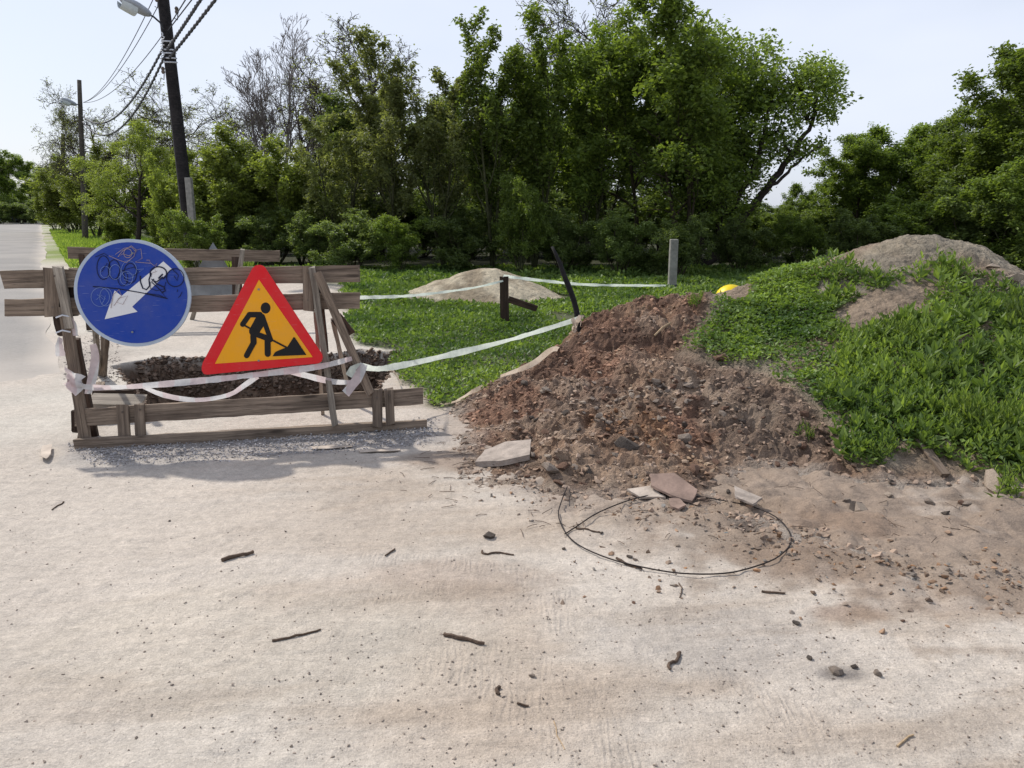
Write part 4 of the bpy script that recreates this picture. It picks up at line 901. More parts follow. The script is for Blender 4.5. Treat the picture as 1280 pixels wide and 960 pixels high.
flat('arrow', [(325, 698), (405, 468), (460, 512), (795, 235), (862, 295), (545, 598), (588, 638)], .0925, .0015, M['signwhite'], SG, tA)
bl = [(.0035, arc(315, 285, 52, 95)), (.0035, arc(400, 300, 46, 78)), (.003, arc(470, 370, 40, 62)), (.0035, arc(530, 330, 52, 80)), (.0045, [(230, 436), (420, 452), (620, 486), (820, 532), (760, 455), (700, 400), (720, 375)]),
      (.006, [(700, 330), (690, 350), (680, 380), (685, 430), (660, 462), (630, 450), (612, 400), (610, 350)]), (.006, arc(755, 330, 66, 52, 150, 420)), (.006, [(790, 360), (740, 400), (700, 375), (740, 415), (800, 440), (810, 470), (780, 485)]), (.007, [(755, 372), (790, 336)]),
      (.004, arc(890, 365, 70, 72)), (.0035, [(870, 300), (915, 345), (905, 390), (880, 350)]), (.0035, [(650, 490), (760, 505), (830, 535)]), (.003, [(910, 460), (905, 480)]), (.003, [(945, 478), (930, 510), (915, 525)]), (.003, [(690, 400), (690, 450), (740, 470), (800, 455), (815, 400)]),
      (.003, [(250, 200), (320, 170), (350, 190)]), (.003, [(300, 320), (345, 250), (380, 290)]), (.003, [(490, 300), (560, 280), (600, 320), (560, 350)])]
stroke_mesh('graffiti', [(w_*1.35, p_) for w_, p_ in bl], .094, M['navy'], SG, tA, label='black marker tags and loops across the arrow')
gl = [(.0022, arc(290, 520, 74, 76)), (.0022, arc(335, 520, 50, 72)), (.002, [(260, 540), (300, 505), (330, 530), (300, 580)]), (.002, [(265, 500), (320, 540), (330, 510)]), (.002, arc(330, 320, 40, 45)), (.002, arc(520, 300, 60, 70)), (.002, arc(500, 370, 50, 55)), (.002, arc(410, 320, 45, 60)),
      (.002, [(480, 380), (540, 400), (560, 340), (500, 330)]), (.002, [(580, 300), (640, 295), (600, 320)])]
stroke_mesh('pale_graffiti', [(w_*1.3, p_) for w_, p_ in gl], .0965, M['scratch'], SG, tA, label='faint pale blue scribbles')
tl = [(.0026, [(360, 190), (440, 225), (500, 245), (560, 195), (575, 140), (540, 110), (470, 150), (430, 200), (470, 175), (520, 190), (560, 165)]), (.0026, arc(510, 170, 32, 36)), (.0026, [(560, 150), (615, 135), (625, 210), (570, 240), (690, 250), (685, 225), (660, 225)]), (.0022, [(690, 245), (720, 270), (745, 250), (730, 280)]),
      (.0026, [(375, 610), (395, 500), (440, 460), (460, 510), (420, 560), (470, 580), (510, 510), (440, 530), (400, 590)]), (.0022, [(700, 330), (740, 315), (725, 300)]), (.0022, [(410, 180), (480, 130), (540, 120), (580, 160)])]
stroke_mesh('tan_graffiti', [(w_*1.4, p_) for w_, p_ in tl], .098, M['tan_ink'], SG, tA, kind='stuff', label='tan scribbled crown and letters')
tB = lambda a, b: (240+a/6, 320+b/6)
to1 = bp(325, 410, .10); TG = empty('triangle_sign', to1, 'triangular road works sign, red border on amber with black digging man', 'traffic sign')
flat('border', [(455, 88), (475, 72), (500, 66), (525, 70), (546, 84), (975, 735), (980, 760), (972, 790), (948, 806), (112, 890), (88, 884), (73, 860), (72, 835), (80, 800)], .10, .012, M['red'], TG, tB)
flat('face', [(502, 178), (905, 758), (172, 808)], .1015, .0012, M['amber'], TG, tB)
def caps(x0, y0, x1, y1, wd):
    a = math.atan2(y1-y0, x1-x0); o = []
    for i in range(9): t = a+math.pi/2-math.pi*i/8; o.append((x1+wd/2*math.cos(t), y1+wd/2*math.sin(t)))
    for i in range(9): t = a-math.pi/2-math.pi*i/8; o.append((x0+wd/2*math.cos(t), y0+wd/2*math.sin(t)))
    return o
shapes = [arc(552, 390, 37, 42, 0, 345, 22), [(478, 418), (515, 420), (545, 455), (548, 500), (535, 530), (515, 560), (500, 590), (450, 590), (428, 575), (428, 555), (482, 455)], caps(430, 440, 510, 440, 42), caps(428, 444, 380, 512, 40), caps(528, 452, 590, 628, 36), caps(452, 575, 568, 618, 42),
          caps(567, 625, 568, 734, 46), caps(460, 600, 462, 650, 46), caps(462, 650, 410, 746, 42), [(604, 752), (622, 722), (650, 708), (715, 682), (762, 608), (772, 612), (858, 742)], caps(388, 518, 712, 688, 13)]
mb = MB(); k = 0
for pts in shapes:
    P = [bp(*tB(a, b), .1022+k*.0003) for a, b in pts]; k += 1; Q = [p-BN*.0004 for p in P]; n = len(P)
    mb.add(P+Q, [tuple(range(n)), tuple(range(2*n-1, n-1, -1))]+[(i, i+n, (i+1) % n+n, (i+1) % n) for i in range(n)])
ob = mb.obj('digging_man', M['black'], TG); ob.location = -to1
for tr_, par, pts_ in ((tA, SG, ((547, 170), (547, 800))), (tB, TG, ((500, 250), (500, 785)))):
    for a, b in pts_:
        p = bp(*tr_(a, b), .104); mb = MB(); mb.tube([p-BN*.002, p+BN*.004], .007, 8); o = mb.obj('bolt', M['zinc'], par); o.location = -par.location
# ------------------------------------------------------------------ far barrier
FA = at(85, 316, 10.0); FB = at(350, 320, 10.3); FBAR = empty('road_barrier', (FA.x, FA.y, 0), 'far wooden barrier on the other side of the pit', 'barrier'); fn = Vector((.1, -1, 0))
board('plank', FA, FB, .145, .03, M['wood'], FBAR, fn); board('plank', at(87, 342, 10.0), at(318, 342, 10.25), .14, .03, M['wood'], FBAR, fn)
for a, b, Y0, wd in (((296, 322), (297, 412), 10.1, .12), ((303, 312), (290, 408), 10.05, .05), ((102, 318), (112, 408), 10.0, .06), ((118, 322), (112, 400), 10.5, .06), ((262, 322), (240, 395), 10.6, .05)):
    board('post', at(a[0], a[1], Y0), gp(b[0], 400, 0) if Y0 > 10.4 else at(b[0], 413, 9.9), wd, .04, M['woodpale' if wd < .06 else 'wooddark'], FBAR, fn)
p3 = [at(266, 303, 10.45), at(308, 373, 10.45), at(226, 373, 10.45)]; tb_ = empty('triangle_sign', (p3[0].x, p3[0].y, .35), 'grey back of a triangular sign on the far barrier', 'traffic sign')
mb = MB(); Q = [p+Vector((0, .012, 0)) for p in p3]; mb.add(p3+Q, [(0, 1, 2), (5, 4, 3), (0, 3, 4, 1), (1, 4, 5, 2), (2, 5, 3, 0)]); o = mb.obj('plate', M['zinc'], tb_); o.location = -tb_.location
mb = MB(); mb.tube([at(246, 352, 10.44), at(288, 352, 10.44)], .012, 6); o = mb.obj('bracket', M['zinc'], tb_); o.location = -tb_.location
# ------------------------------------------------------------------ tapes
def tape(pts, wd, mat, label, name='barrier_tape', seed=0, tilt=(0, 0, 1), grp=None):
    r_ = random.Random(seed); P = [Vector(p) for p in pts]; Q = []
    for i in range(len(P)-1):
        a = P[max(i-1, 0)]; b = P[i]; c = P[i+1]; d = P[min(i+2, len(P)-1)]; ns = max(3, int((c-b).length/.05))
        for k in range(ns):
            t = k/ns; Q.append(0.5*((2*b)+(c-a)*t+(2*a-5*b+4*c-d)*t*t+(3*b-a-3*c+d)*t**3))
    Q.append(P[-1]); vs = []; fs = []; th = r_.random()*2
    for i, q in enumerate(Q):
        d = (Q[min(i+1, len(Q)-1)]-Q[max(i-1, 0)]).normalized(); up = Vector(tilt); up = (up-d*up.dot(d)).normalized(); sd_ = d.cross(up)
        a = 0.55*math.sin(th+i*.27)*math.sin(i*.11+th)+r_.gauss(0, .10); s = (up*math.cos(a)+sd_*math.sin(a))*wd/2*(.95+.12*math.sin(i*.5)+r_.gauss(0, .05))
        mid = q+sd_*wd*0.12*math.sin(i*.7+th); vs += [q-s, mid, q+s]
    for i in range(len(Q)-1): fs += [(3*i, 3*i+1, 3*i+4, 3*i+3), (3*i+1, 3*i+2, 3*i+5, 3*i+4)]
    mb = MB(); mb.add(vs, fs); return mb.obj(name, mat, None, True, label=label, cat='tape', group=grp)
T = M['tape']
tape([bp(84, 468, .10), bp(98, 482, .11), bp(150, 484, .10), bp(250, 476, .12), bp(340, 466, .125), bp(400, 458, .12), bp(440, 448, .11)], .042, T, 'white and pink tape stretched across the pit below the triangular sign', seed=1)
tape([bp(178, 483, .09), bp(205, 494, .06), bp(245, 500, .06), bp(285, 494, .06), bp(305, 482, .06), bp(322, 470, .09)], .033, T, 'slack pinkish tape loop sagging below the stretched tape', seed=2)
tape([bp(360, 463, .09), bp(385, 470, .08), bp(415, 477, .08), bp(440, 478, .08)], .045, T, 'short loose white tape hanging at the right barrier posts', seed=3)
polep = at(722, 399, 7.05)
tape([bp(436, 470, .12), bp(446, 458, .12), bp(470, 461, -.1), at(500, 457, 5.75), at(560, 444, 6.1), at(640, 424, 6.55), polep], .048, M['tapegreen'], 'wide pale tape running from the barrier to the black leaning pole', seed=4)
tape([bp(455, 455, .1), bp(446, 474, .12), bp(432, 492, .1)], .06, T, 'crumpled white tape end tied on the right barrier post', seed=5)
pb = at(728, 417, 7.0)
def ps_(px, py, dz=.02): p = ptop(px, py); p.z += dz; return p
tape([pb, at(706, 436, 6.7), ps_(690, 450, .09), ps_(668, 464, .07), ps_(648, 474, .06), ps_(625, 478, .04)], .05, M['tapecream'], 'old cream tape hanging from the black pole down to the soil', seed=6)
tape([ps_(605, 486), ps_(588, 494), ps_(570, 505), ps_(550, 508), ps_(536, 501), ps_(520, 497)], .035, M['tapecream'], 'cream tape scrap lying on the ground at the grass edge', seed=7, tilt=(0, -.6, 1))
tape([at(484, 462, 6.1), ps_(492, 472, .06), ps_(502, 482, .02)], .025, M['tapecream'], 'short cream tape tail hanging at the pit corner', seed=8)
post = at(630, 350, 10.45)
tape([at(449, 372, 5.6), at(520, 369, 8), at(590, 360, 9.7), at(629, 351, 10.4)], .03, M['tapegreen'], 'thin tape from the barrier boards to the brown post', seed=9)
tape([at(629, 345, 10.4), at(680, 351, 11.4), at(740, 356, 12.6), at(834, 357, 14.5)], .045, M['tapegreen'], 'thin tape from the brown post to the concrete post', seed=10)
tape([at(715, 398, 7.0), at(719, 408, 6.98), at(716, 414, 6.99), at(721, 402, 7.0), at(727, 396, 7.02), at(725, 408, 6.98)], .06, M['tapecream'], 'knotted tape bunch tied around the black pole', seed=11)
# wraps and rags on the left post
tape([bp(82, 462, .09), bp(92, 470, .13), bp(104, 478, .10), bp(90, 486, .10), bp(84, 476, .1), bp(100, 490, .11)], .07, T, 'white tape wound round the left barrier post', seed=12)
tape([bp(110, 492, .0), bp(116, 470, -.1), bp(119, 445, -.2), bp(116, 430, -.25)], .05, T, 'white plastic strip hanging behind the left barrier post', seed=13, tilt=(1, 0, 0))
tape([bp(86, 398, .06), bp(92, 408, .06), bp(94, 420, .06)], .05, T, 'upper pink and white rag by the round sign on the left post', seed=14, tilt=(1, 0, 0))
tape([bp(76, 422, .08), bp(74, 432, .08), bp(76, 445, .08)], .055, T, 'lower white rag hanging outside the left post', seed=15, tilt=(1, 0, 0))
mb = MB()
for y_ in (396, 415): mb.tube([bp(70, y_+1, .07), bp(78, y_-2, .09), bp(88, y_, .07)], .005, 5)
mb.obj('wire_tie', M['cablepale'], None, label='pale wire wound around the left barrier post', cat='wire')
# ------------------------------------------------------------------ posts
pt = gp(631, 406); t = empty('brown_post', pt, 'short brown wooden post with a slanting brace beside the sand pile', 'post')
board('post', pt-Vector((0, 0, .1)), at(630, 345, pt.y), .12, .10, M['wooddark'], t, (0, -1, 0)); board('brace', at(636, 374, pt.y+.02), at(671, 386, pt.y+.15), .085, .05, M['wooddark'], t, (0, -1, 0))
cb = at(840, 357, 14.6); t = empty('concrete_post', (cb.x, cb.y, 0), 'square grey concrete post standing before the trees', 'post')
mb = MB(); hz = at(840, 299, 14.6).z; mb.box((0, 0, hz/2-.1), .145, .14, hz+.2); mb.obj('shaft', M['concrete'], t, bevel=.012)
mb = MB(); mb.tube([(-.085, -.08, .17), (.085, -.08, .17)], .012, 5); mb.obj('tie_wire', M['cable'], t)
b0 = ptop(727, 421); b0 = at(727, 421, 7.05); mb = MB(); tp = at(690, 308, 7.25); Q = [b0-Vector((-.06, 0, .15))]+[b0.lerp(tp, i/10)+Vector((.035*math.sin(i*.314)+rnd.gauss(0, .004), 0, rnd.gauss(0, .004))) for i in range(11)]
mb.tube(Q, [.028]*4+[.026]*4+[.023, .02, .016, .012], 8); mb.obj('black_pole', M['blackpole'], None, True, label='black charred pole leaning left out of the soil pile', cat='pole')
# yellow cap behind the weeds
yc = at(914, 364, 7.95); bm = bmesh.new(); bmesh.ops.create_uvsphere(bm, u_segments=20, v_segments=12, radius=1)
for v in bm.verts:
    v.co.z *= .14; v.co.x *= .16; v.co.y *= .15
me = bpy.data.meshes.new('yellow_cap'); bm.to_mesh(me); bm.free(); me.materials.append(M['yellow'])
for p in me.polygons: p.use_smooth = True
t = empty('yellow_cap', yc-Vector((0, 0, .07)), 'round yellow plastic cap peeking above the weeds left of the mound', 'plastic cap'); link(bpy.data.objects.new('dome', me), t)
mb = MB(); mb.tube([(0.16*math.cos(a*.314), .15*math.sin(a*.314), 0) for a in range(21)], .012, 5); mb.obj('rim', M['yellow'], t)
mb = MB(); mb.tube([(0, 0, -.9), (0, 0, 0)], .06, 8); mb.obj('stem', M['yellow'], t)
# pale block on the mound's right shoulder
p = ptop(1268, 352); o = bpy.data.objects.new('pale_stone', rock_by_mat[3][2]); o.location = p+Vector((0, 0, .04)); o.scale = (.10, .08, .09); link(o, label='pale stone at the right shoulder of the mound', cat='stone')
p = ptop(1240, 338); o = bpy.data.objects.new('pale_stone', rock_by_mat[3][5]); o.location = p+Vector((0, 0, .03)); o.scale = (.08, .07, .05); link(o, label='flat pale stone left of the stone on the mound shoulder', cat='stone')
for a, b, s, lb in ((1030, 322, .1, 'middle and largest'), (1045, 318, .07, 'rightmost'), (1015, 326, .06, 'leftmost')):
    p = at(a, b+4, 8.3); o = bpy.data.objects.new('soil_clod', rock_by_mat[1][r.randrange(9)]); o.location = p; o.scale = (s*1.2, s, s); link(o, label=lb+' of three dark soil clods on the left skyline of the mound', cat='clod', group='dark clods on the mound skyline')
# ------------------------------------------------------------------ slabs
def slab(name, pts, th, mat, label, z=.0, zs=None, cat='slab'):
    P = []
    for i, (a, b) in enumerate(pts):
        q = ptop(a, b); P.append(Vector((q.x, q.y, q.z)))
    # best plane
    A = np.array([[p.x, p.y, 1] for p in P]); zc = np.linalg.lstsq(A, np.array([p.z for p in P]), rcond=None)[0]
    Q = []
    r_ = random.Random(len(label))
    for i in range(len(pts)):
        n = len(pts)
        for k in range(3):
            a = pts[i][0]+(pts[(i+1) % n][0]-pts[i][0])*k/3+r_.uniform(-.6, .6)*(k > 0); b = pts[i][1]+(pts[(i+1) % n][1]-pts[i][1])*k/3+r_.uniform(-.5, .5)*(k > 0)
            zz = zc[2]+z; r0_ = ray(a, b); tt = (zc[2]+z-CH)/(r0_.z-zc[0]*r0_.x-zc[1]*r0_.y); Q.append(Vector((0, 0, CH))+r0_*tt)
    n = len(Q); B = [q-Vector((r_.uniform(-.004, .004), r_.uniform(-.004, .004), th)) for q in Q]; mb = MB()
    mb.add(Q+B, [tuple(range(n)), tuple(range(2*n-1, n-1, -1))]+[(i, i+n, (i+1) % n+n, (i+1) % n) for i in range(n)])
    return mb.obj(name, mat, None, label=label, cat=cat)
slab('concrete_slab', [(594, 577), (606, 562), (632, 552), (664, 549), (662, 568), (625, 576)], .035, M['slab'], 'broken grey slab jutting from the foot of the soil pile', .03)
slab('stone_shard', [(812, 592), (843, 591), (872, 612), (865, 626), (840, 619), (814, 606)], .012, M['slabpink'], 'large brown flat shard at the foot of the soil pile', .035, cat='shard')
slab('stone_shard', [(784, 611), (812, 607), (832, 621), (800, 621)], .012, M['slabpale'], 'pale pinkish flat shard left of the large brown shard', .035, cat='shard')
slab('stone_shard', [(836, 623), (848, 622), (858, 631), (848, 636), (838, 632)], .012, M['slabpink'], 'small rounded shard just below the large brown shard', .02, cat='shard')
slab('stone_shard', [(918, 607), (953, 622), (941, 630), (919, 620)], .012, M['slab'], 'grey flat shard right of the large brown shard', .035, cat='shard')
p = ptop(786, 562); o = bpy.data.objects.new('soil_lump', rock_by_mat[1][4]); o.location = p+Vector((0, .03, .01)); o.scale = (.15, .09, .09); o.rotation_euler = (.2, .5, .3); link(o, label='dark grey ribbed lump in the middle of the soil pile', cat='lump')
slab('paper_scrap', [(53, 557), (65, 555), (63, 567), (58, 573), (51, 570)], .004, M['slabpale'], 'white paper scrap on the ground left of the barrier', .03, cat='paper')
slab('wood_strip', [(388, 558), (440, 556), (440, 558), (392, 561)], .004, M['slabpale'], 'pale strip lying on the gravel before the barrier, left one', .012, cat='strip')
slab('wood_strip', [(448, 562), (500, 561), (500, 563), (450, 565)], .004, M['slabpale'], 'pale strip lying on the gravel before the barrier, right one', .012, cat='strip')
a_, b_ = ptop(1147, 556), ptop(1180, 598); board('wooden_stake', a_+Vector((0, 0, .03)), b_+Vector((0, 0, .02)), .05, .03, M['wood'], None, (0, 0, 1), label='old wooden stake half buried at the foot of the weeds', cat='stake')
# ------------------------------------------------------------------ wire loop
loop = [(709, 612), (702, 630), (698, 648), (706, 668), (724, 684), (760, 701), (800, 713), (850, 721), (905, 720), (945, 711), (975, 697), (989, 678), (975, 655), (945, 638), (905, 628), (865, 622), (825, 621), (790, 628), (748, 645), (722, 660), (706, 670)]
def smooth_pts(P, k=4):
    Q = []
    for i in range(len(P)-1):
        a = P[max(i-1, 0)]; b = P[i]; c = P[i+1]; d = P[min(i+2, len(P)-1)]
        for j in range(k): t = j/k; Q.append(0.5*((2*b)+(c-a)*t+(2*a-5*b+4*c-d)*t*t+(3*b-a-3*c+d)*t**3))
    return Q+[P[-1]]
Pl = [ptop(a, b)+Vector((0, 0, .012)) for a, b in loop]; mb = MB(); mb.tube([q+Vector((0, 0, .003*math.sin(i*.3))) for i, q in enumerate(smooth_pts(Pl))], .0034, 5); mb.obj('wire_loop', M['wire'], None, True, label='large loop of thin black wire lying on the sand', cat='wire')
# ------------------------------------------------------------------ loose sticks and stones on the sand
def stick(pts, rad, label, mat='stick', name='stick'):
    P = smooth_pts([gp(a, b) for a, b in pts], 4); hz_ = surf_h(np.array([q.x for q in P]), np.array([q.y for q in P])); P = [Vector((q.x, q.y, float(hh_)+rad*.75)) for q, hh_ in zip(P, hz_)]; P = [p+Vector((rnd.gauss(0, .002), rnd.gauss(0, .002), abs(rnd.gauss(0, .001)))) for p in P]
    mb = MB(); mb.tube(P, [rad*(1-.35*i/len(P))*rnd.uniform(.85, 1.1) for i in range(len(P))], 6); return mb.obj(name, M[mat], None, label=label, cat='stick')
stick([(278, 703), (297, 698), (317, 693)], .010, 'thick straight dark stick below the barrier')
stick([(340, 805), (370, 797), (401, 788)], .005, 'long thin straight stick in the lower left of the sand')
stick([(555, 794), (578, 799), (605, 806)], .008, 'knobbly stick in the lower middle of the sand')
stick([(602, 688), (606, 692), (625, 691), (643, 694)], .005, 'thin hooked twig just below the lone stone')
stick([(849, 819), (846, 830), (836, 834), (837, 841)], .007, 'twisted dark twig right of the lower middle')
stick([(624, 862), (621, 868), (623, 874)], .007, 'tiny curled dark twig near the bottom middle')
stick([(848, 730), (852, 738), (850, 748)], .003, 'thin twig just below the wire loop')
stick([(646, 884), (660, 886)], .004, 'shortest twig near the bottom middle')
stick([(720, 662), (735, 666), (752, 668)], .005, 'little twig inside the left of the wire loop')
stick([(80, 628), (65, 638)], .004, 'thin twig on the sand far left'); stick([(494, 686), (482, 695)], .005, 'thin twig left of the lone stone')
stick([(770, 698), (785, 706), (802, 710)], .006, 'twig touching the near side of the wire loop')
stick([(952, 739), (966, 741), (980, 742)], .005, 'flat dark twig right of the loop, lower side'); stick([(1120, 935), (1140, 922)], .004, 'pale bent straw near the bottom right corner', 'stickpale')
stick([(692, 905), (705, 940)], .002, 'faint grass straw near the bottom middle', 'stickpale')
a_, b_ = ptop(818, 427), ptop(838, 409); mb = MB(); mb.tube([a_+Vector((0, 0, .02)), a_.lerp(b_, .5)+Vector((0, 0, .04)), b_+Vector((0, 0, .03))], .009, 5); mb.obj('stick', M['stickpale'], None, label='tan stick lying on the upper soil pile', cat='stick')
p1, p2, p3_ = at(1280, 615, 3.95), at(1276, 630, 3.9), at(1273, 642, 3.85); mb = MB(); mb.tube([p1+Vector((0, 0, .05)), p2, p3_], .006, 5); mb.obj('stick', M['stickpale'], None, label='pale bent stalk at the right edge by the mound foot', cat='stick')
for a, b, s, mi, lb in ((612, 672, .036, 1, 'lone angular dark stone left of the wire loop'), (995, 781, .020, 1, 'smooth grey stone below the right end of the wire loop'), (1012, 824, .018, 1, 'dark clod lower right of the wire loop'), (1045, 842, .03, 0, 'largest grey clod in the lower right group'),
                       (1068, 836, .018, 1, 'dark clod at the right of the lower right group'), (1096, 844, .022, 0, 'grey clod farthest right in the lower right group'), (787, 698, .020, 1, 'small dark stone inside the wire loop near its front'), (752, 667, .013, 1, 'tiny dark stone inside the left of the loop'),
                       (936, 665, .014, 1, 'dark pebble inside the right of the loop'), (847, 683, .015, 3, 'pale pebble in the middle of the wire loop'), (1128, 777, .012, 2, 'brown pebble right of the red soil patch'), (665, 846, .014, 0, 'grey clod left of the twisted twig'), (792, 755, .012, 2, 'brown pebble below the wire loop'),
                       (357, 665, .010, 1, 'dark pebble above the thick stick'), (212, 652, .011, 1, 'dark pebble upper left of the thick stick')):
    p = ptop(a, b); o = bpy.data.objects.new('stone', rock_by_mat[mi][r.randrange(9)]); o.location = (p.x, p.y, p.z+s*.25); o.scale = (s, s*.9, s); o.rotation_euler = (0, 0, r.uniform(0, 6)); link(o, label=lb, cat='stone')
# fine grit
n = 11000; a = rs.uniform(-40, 1320, n); b = 560+400*rs.rand(n)**1.0; pos = np.array([gp(u, v)[:] for u, v in zip(a, b)])
d_ = fbm(pos[:, 0], pos[:, 1], 1.2, 3, 170); ok = (d_+.45*rs.rand(n) > .62); pos = pos[ok]
pos[:, 2] = ground_h(pos[:, 0], pos[:, 1])[0]+.001; sz = .0014+.0085*rs.rand(len(pos))**8; cc = lin(150, 137, 126)[None]*(0.45+.75*rs.rand(len(pos)))[:, None]
rockfield('grit', pos, sz, cc, M['gravel'], rs, label='small dark grit scattered over the sand', cat='grit')
n = 8000; a = rs.uniform(600, 1300, n); b = rs.uniform(590, 800, n); pos = np.array([gp(u, v)[:] for u, v in zip(a, b)]); ed = np.interp(pos[:, 0], soilx, soily)
ok = rs.rand(n) < np.clip(np.exp(-np.abs(pos[:, 1]-ed-.1)/.3)*(.1+1.6*sstep(.45, .7, fbm(pos[:, 0], pos[:, 1], 3, 4, 171))), 0, 1); pos = pos[ok]; pos[:, 2] = np.maximum(surf_h(pos[:, 0], pos[:, 1]), -.1)+.002; sz = .003+.024*rs.rand(len(pos))**5
cc = lin(142, 122, 106)[None]*(0.5+.6*rs.rand(len(pos)))[:, None]*(1+.12*rs.normal(size=(len(pos), 1))*np.array([[1, 0, -1]])); rockfield('soil_crumbs', pos, sz, cc, M['gravel'], rs, label='brown soil crumbs strewn at the foot of the pile', cat='crumbs')
# gravel along the barrier
gpoly = [(88, 560), (120, 580), (300, 572), (430, 560), (545, 552), (545, 526), (480, 533), (330, 545), (180, 553)]
n = 16000; a = rs.uniform(80, 560, n); b = rs.uniform(520, 588, n); dg = sdist(a, b, gpoly)+12*(rs.rand(n)-.5); ok = dg < 0; a, b = a[ok], b[ok]
pos = np.array([gp(u, v)[:] for u, v in zip(a, b)]); pos[:, 2] = ground_h(pos[:, 0], pos[:, 1])[0]+.012*rs.rand(len(pos)); sz = .004+.010*rs.rand(len(pos))**2
cc = lin(172, 168, 168)[None]*(0.45+.75*rs.rand(len(pos)))[:, None]; rockfield('gravel', pos, sz, cc, M['gravel'], rs, label='grey crushed stone heaped along the foot of the barrier', cat='gravel')
# rubble on the pit walls and on broken edge left of the pit
n = 130000; a = rs.uniform(-3.9, -0.6, n); b = rs.uniform(5.6, 8.6, n); g, d_ = ground_h(a, b); ok = (d_ < .002) & (d_ > -.28) & ((d_ > -.05) | (rs.rand(n) < .25)); pos = np.stack([a, b, g], 1)[ok]; sz = .016+.045*rs.rand(len(pos))**3
cc = lin(122, 104, 90)[None]*(0.35+1.0*rs.rand(len(pos)))[:, None]; rockfield('pit_rubble', pos, sz, cc, M['gravel'], rs, label='broken stones and soil on the walls of the pit', cat='rubble')
n = 900; a = rs.uniform(80, 150, n); b = rs.uniform(420, 478, n); pos = np.array([gp(u, v)[:] for u, v in zip(a, b)]); sz = .006+.02*rs.rand(n)**2; cc = lin(150, 140, 132)[None]*(0.45+.8*rs.rand(n))[:, None]
rockfield('road_rubble', pos, sz, cc, M['gravel'], rs, label='loose crushed stone on the broken edge left of the pit', cat='rubble')
# dead twigs and straw at the foot of the pile
mb = MB()
for i in range(160):
    a, b = rnd.gauss(600, 45), rnd.gauss(585, 22)
    if i > 90: a, b = rnd.uniform(650, 1250), rnd.uniform(600, 680)
    p = ptop(a, b); an = rnd.random()*6.28; l_ = rnd.uniform(.03, .1); mb.tube([p+Vector((0, 0, .006)), p+Vector((math.cos(an)*l_*.5, math.sin(an)*l_*.5+rnd.gauss(0, .01), .008)), p+Vector((math.cos(an)*l_, math.sin(an)*l_, .006))], .0018, 3)
mb.obj('twig_litter', M['stick'], None, label='fine dead twigs littering the foot of the soil pile', cat='twigs', kind='stuff')
# ------------------------------------------------------------------ poles and cables
def upole(base, top, rb, rt_, mat, label, name='utility_pole'):
    t = empty(name, base, label, 'utility pole'); mb = MB(); d = top-base
    mb.tube([d*(i/12)-Vector((0, 0, .1*(i == 0))) for i in range(13)], [rb+(rt_-rb)*i/12 for i in range(13)], 10); mb.obj('shaft', mat, t, True); return t, d
PB = at(243, 340, 20); PB.z = 0; PT = at(199, -45, 20); P1, d1 = upole(PB, PT, .165, .13, M['pole'], 'near dark leaning wooden utility pole behind the round sign')
loc = lambda a, b, Yq, o=PB: at(a, b, Yq)-o
mb = MB(); q0 = loc(243, 335, 19.75); q1 = loc(237, 222, 19.75); mb.box(((q0.x+q1.x)/2+.02, -.27, q1.z/2), .15, .15, q1.z); mb.obj('concrete_stub', M['concrete'], P1, bevel=.01)
for y_ in (46, 56, 60, 66, 71):
    f_ = 1-(y_+45)/385; c_ = d1*f_; rr_ = .15; mb = MB(); mb.tube([c_+Vector((rr_*math.cos(k*.5236), rr_*math.sin(k*.5236), .02*math.sin(k*.5))) for k in range(13)], .018, 5, False); mb.obj('band', M['cablepale'], P1)
mb = MB(); mb.tube([loc(204, 36, 19.85), loc(200, 28, 19.7), loc(192, 21, 19.4), loc(184, 17, 19.1)], .022, 6); mb.obj('lamp_arm', M['cable'], P1)
def lamphead(a, b, parent, sc):
    d = (b-a); Lg = d.length; d.normalize(); up = Vector((0, 0, 1)); up = (up-d*up.dot(d)).normalized(); s = d.cross(up); mb = MB(); prof = [(0, .06, .05), (.12, .10, .08), (.45, .13, .10), (.8, .12, .08), (1.0, .05, .04)]; vs = []
    for t, wv, hv in prof:
        for k in range(8): an = k*math.pi/4+math.pi/8; vs.append(a+d*Lg*t+s*math.cos(an)*wv*sc+up*math.sin(an)*hv*sc)
    fs = [(8*i+k, 8*i+(k+1) % 8, 8*i+8+(k+1) % 8, 8*i+8+k) for i in range(4) for k in range(8)]+[tuple(range(7, -1, -1)), tuple(range(32, 40))]
    mb.add(vs, fs); h = mb.obj('lamp_head', M['lampgrey'], parent, True)
    mb = MB(); vs = []
    for t, wv in ((.5, .10), (.75, .115), (1.0, .07)):
        for k in range(8): an = k*math.pi/7-math.pi; vs.append(a+d*Lg*t+s*math.cos(an)*wv*sc+up*(math.sin(an)*.15*sc-.05*sc))
    mb.add(vs, [(8*i+k, 8*i+k+1, 8*i+9+k, 8*i+8+k) for i in range(2) for k in range(7)]); mb.obj('lamp_glass', M['lampglass'], h, True)
lamphead(loc(187, 18, 19.1), loc(150, -3, 18.4), P1, 1.15)
for a, b in ((221, 15), (196, 0), (204, 90)):
    c_ = loc(a, b, 19.8); mb = MB(); mb.tube([c_+Vector((-.06, 0, -.14)), c_+Vector((0, 0, -.18)), c_+Vector((.02, 0, -.05)), c_], .012, 5); hk = mb.obj('hook', M['cable'], P1)
    mb = MB(); mb.tube([c_+Vector((0, 0, z)) for z in (-.04, 0, .04, .08, .12)], [.03, .05, .035, .05, .02], 8); mb.obj('insulator', M['rockdark'], P1)
mb = MB()
for i in range(26): mb.v
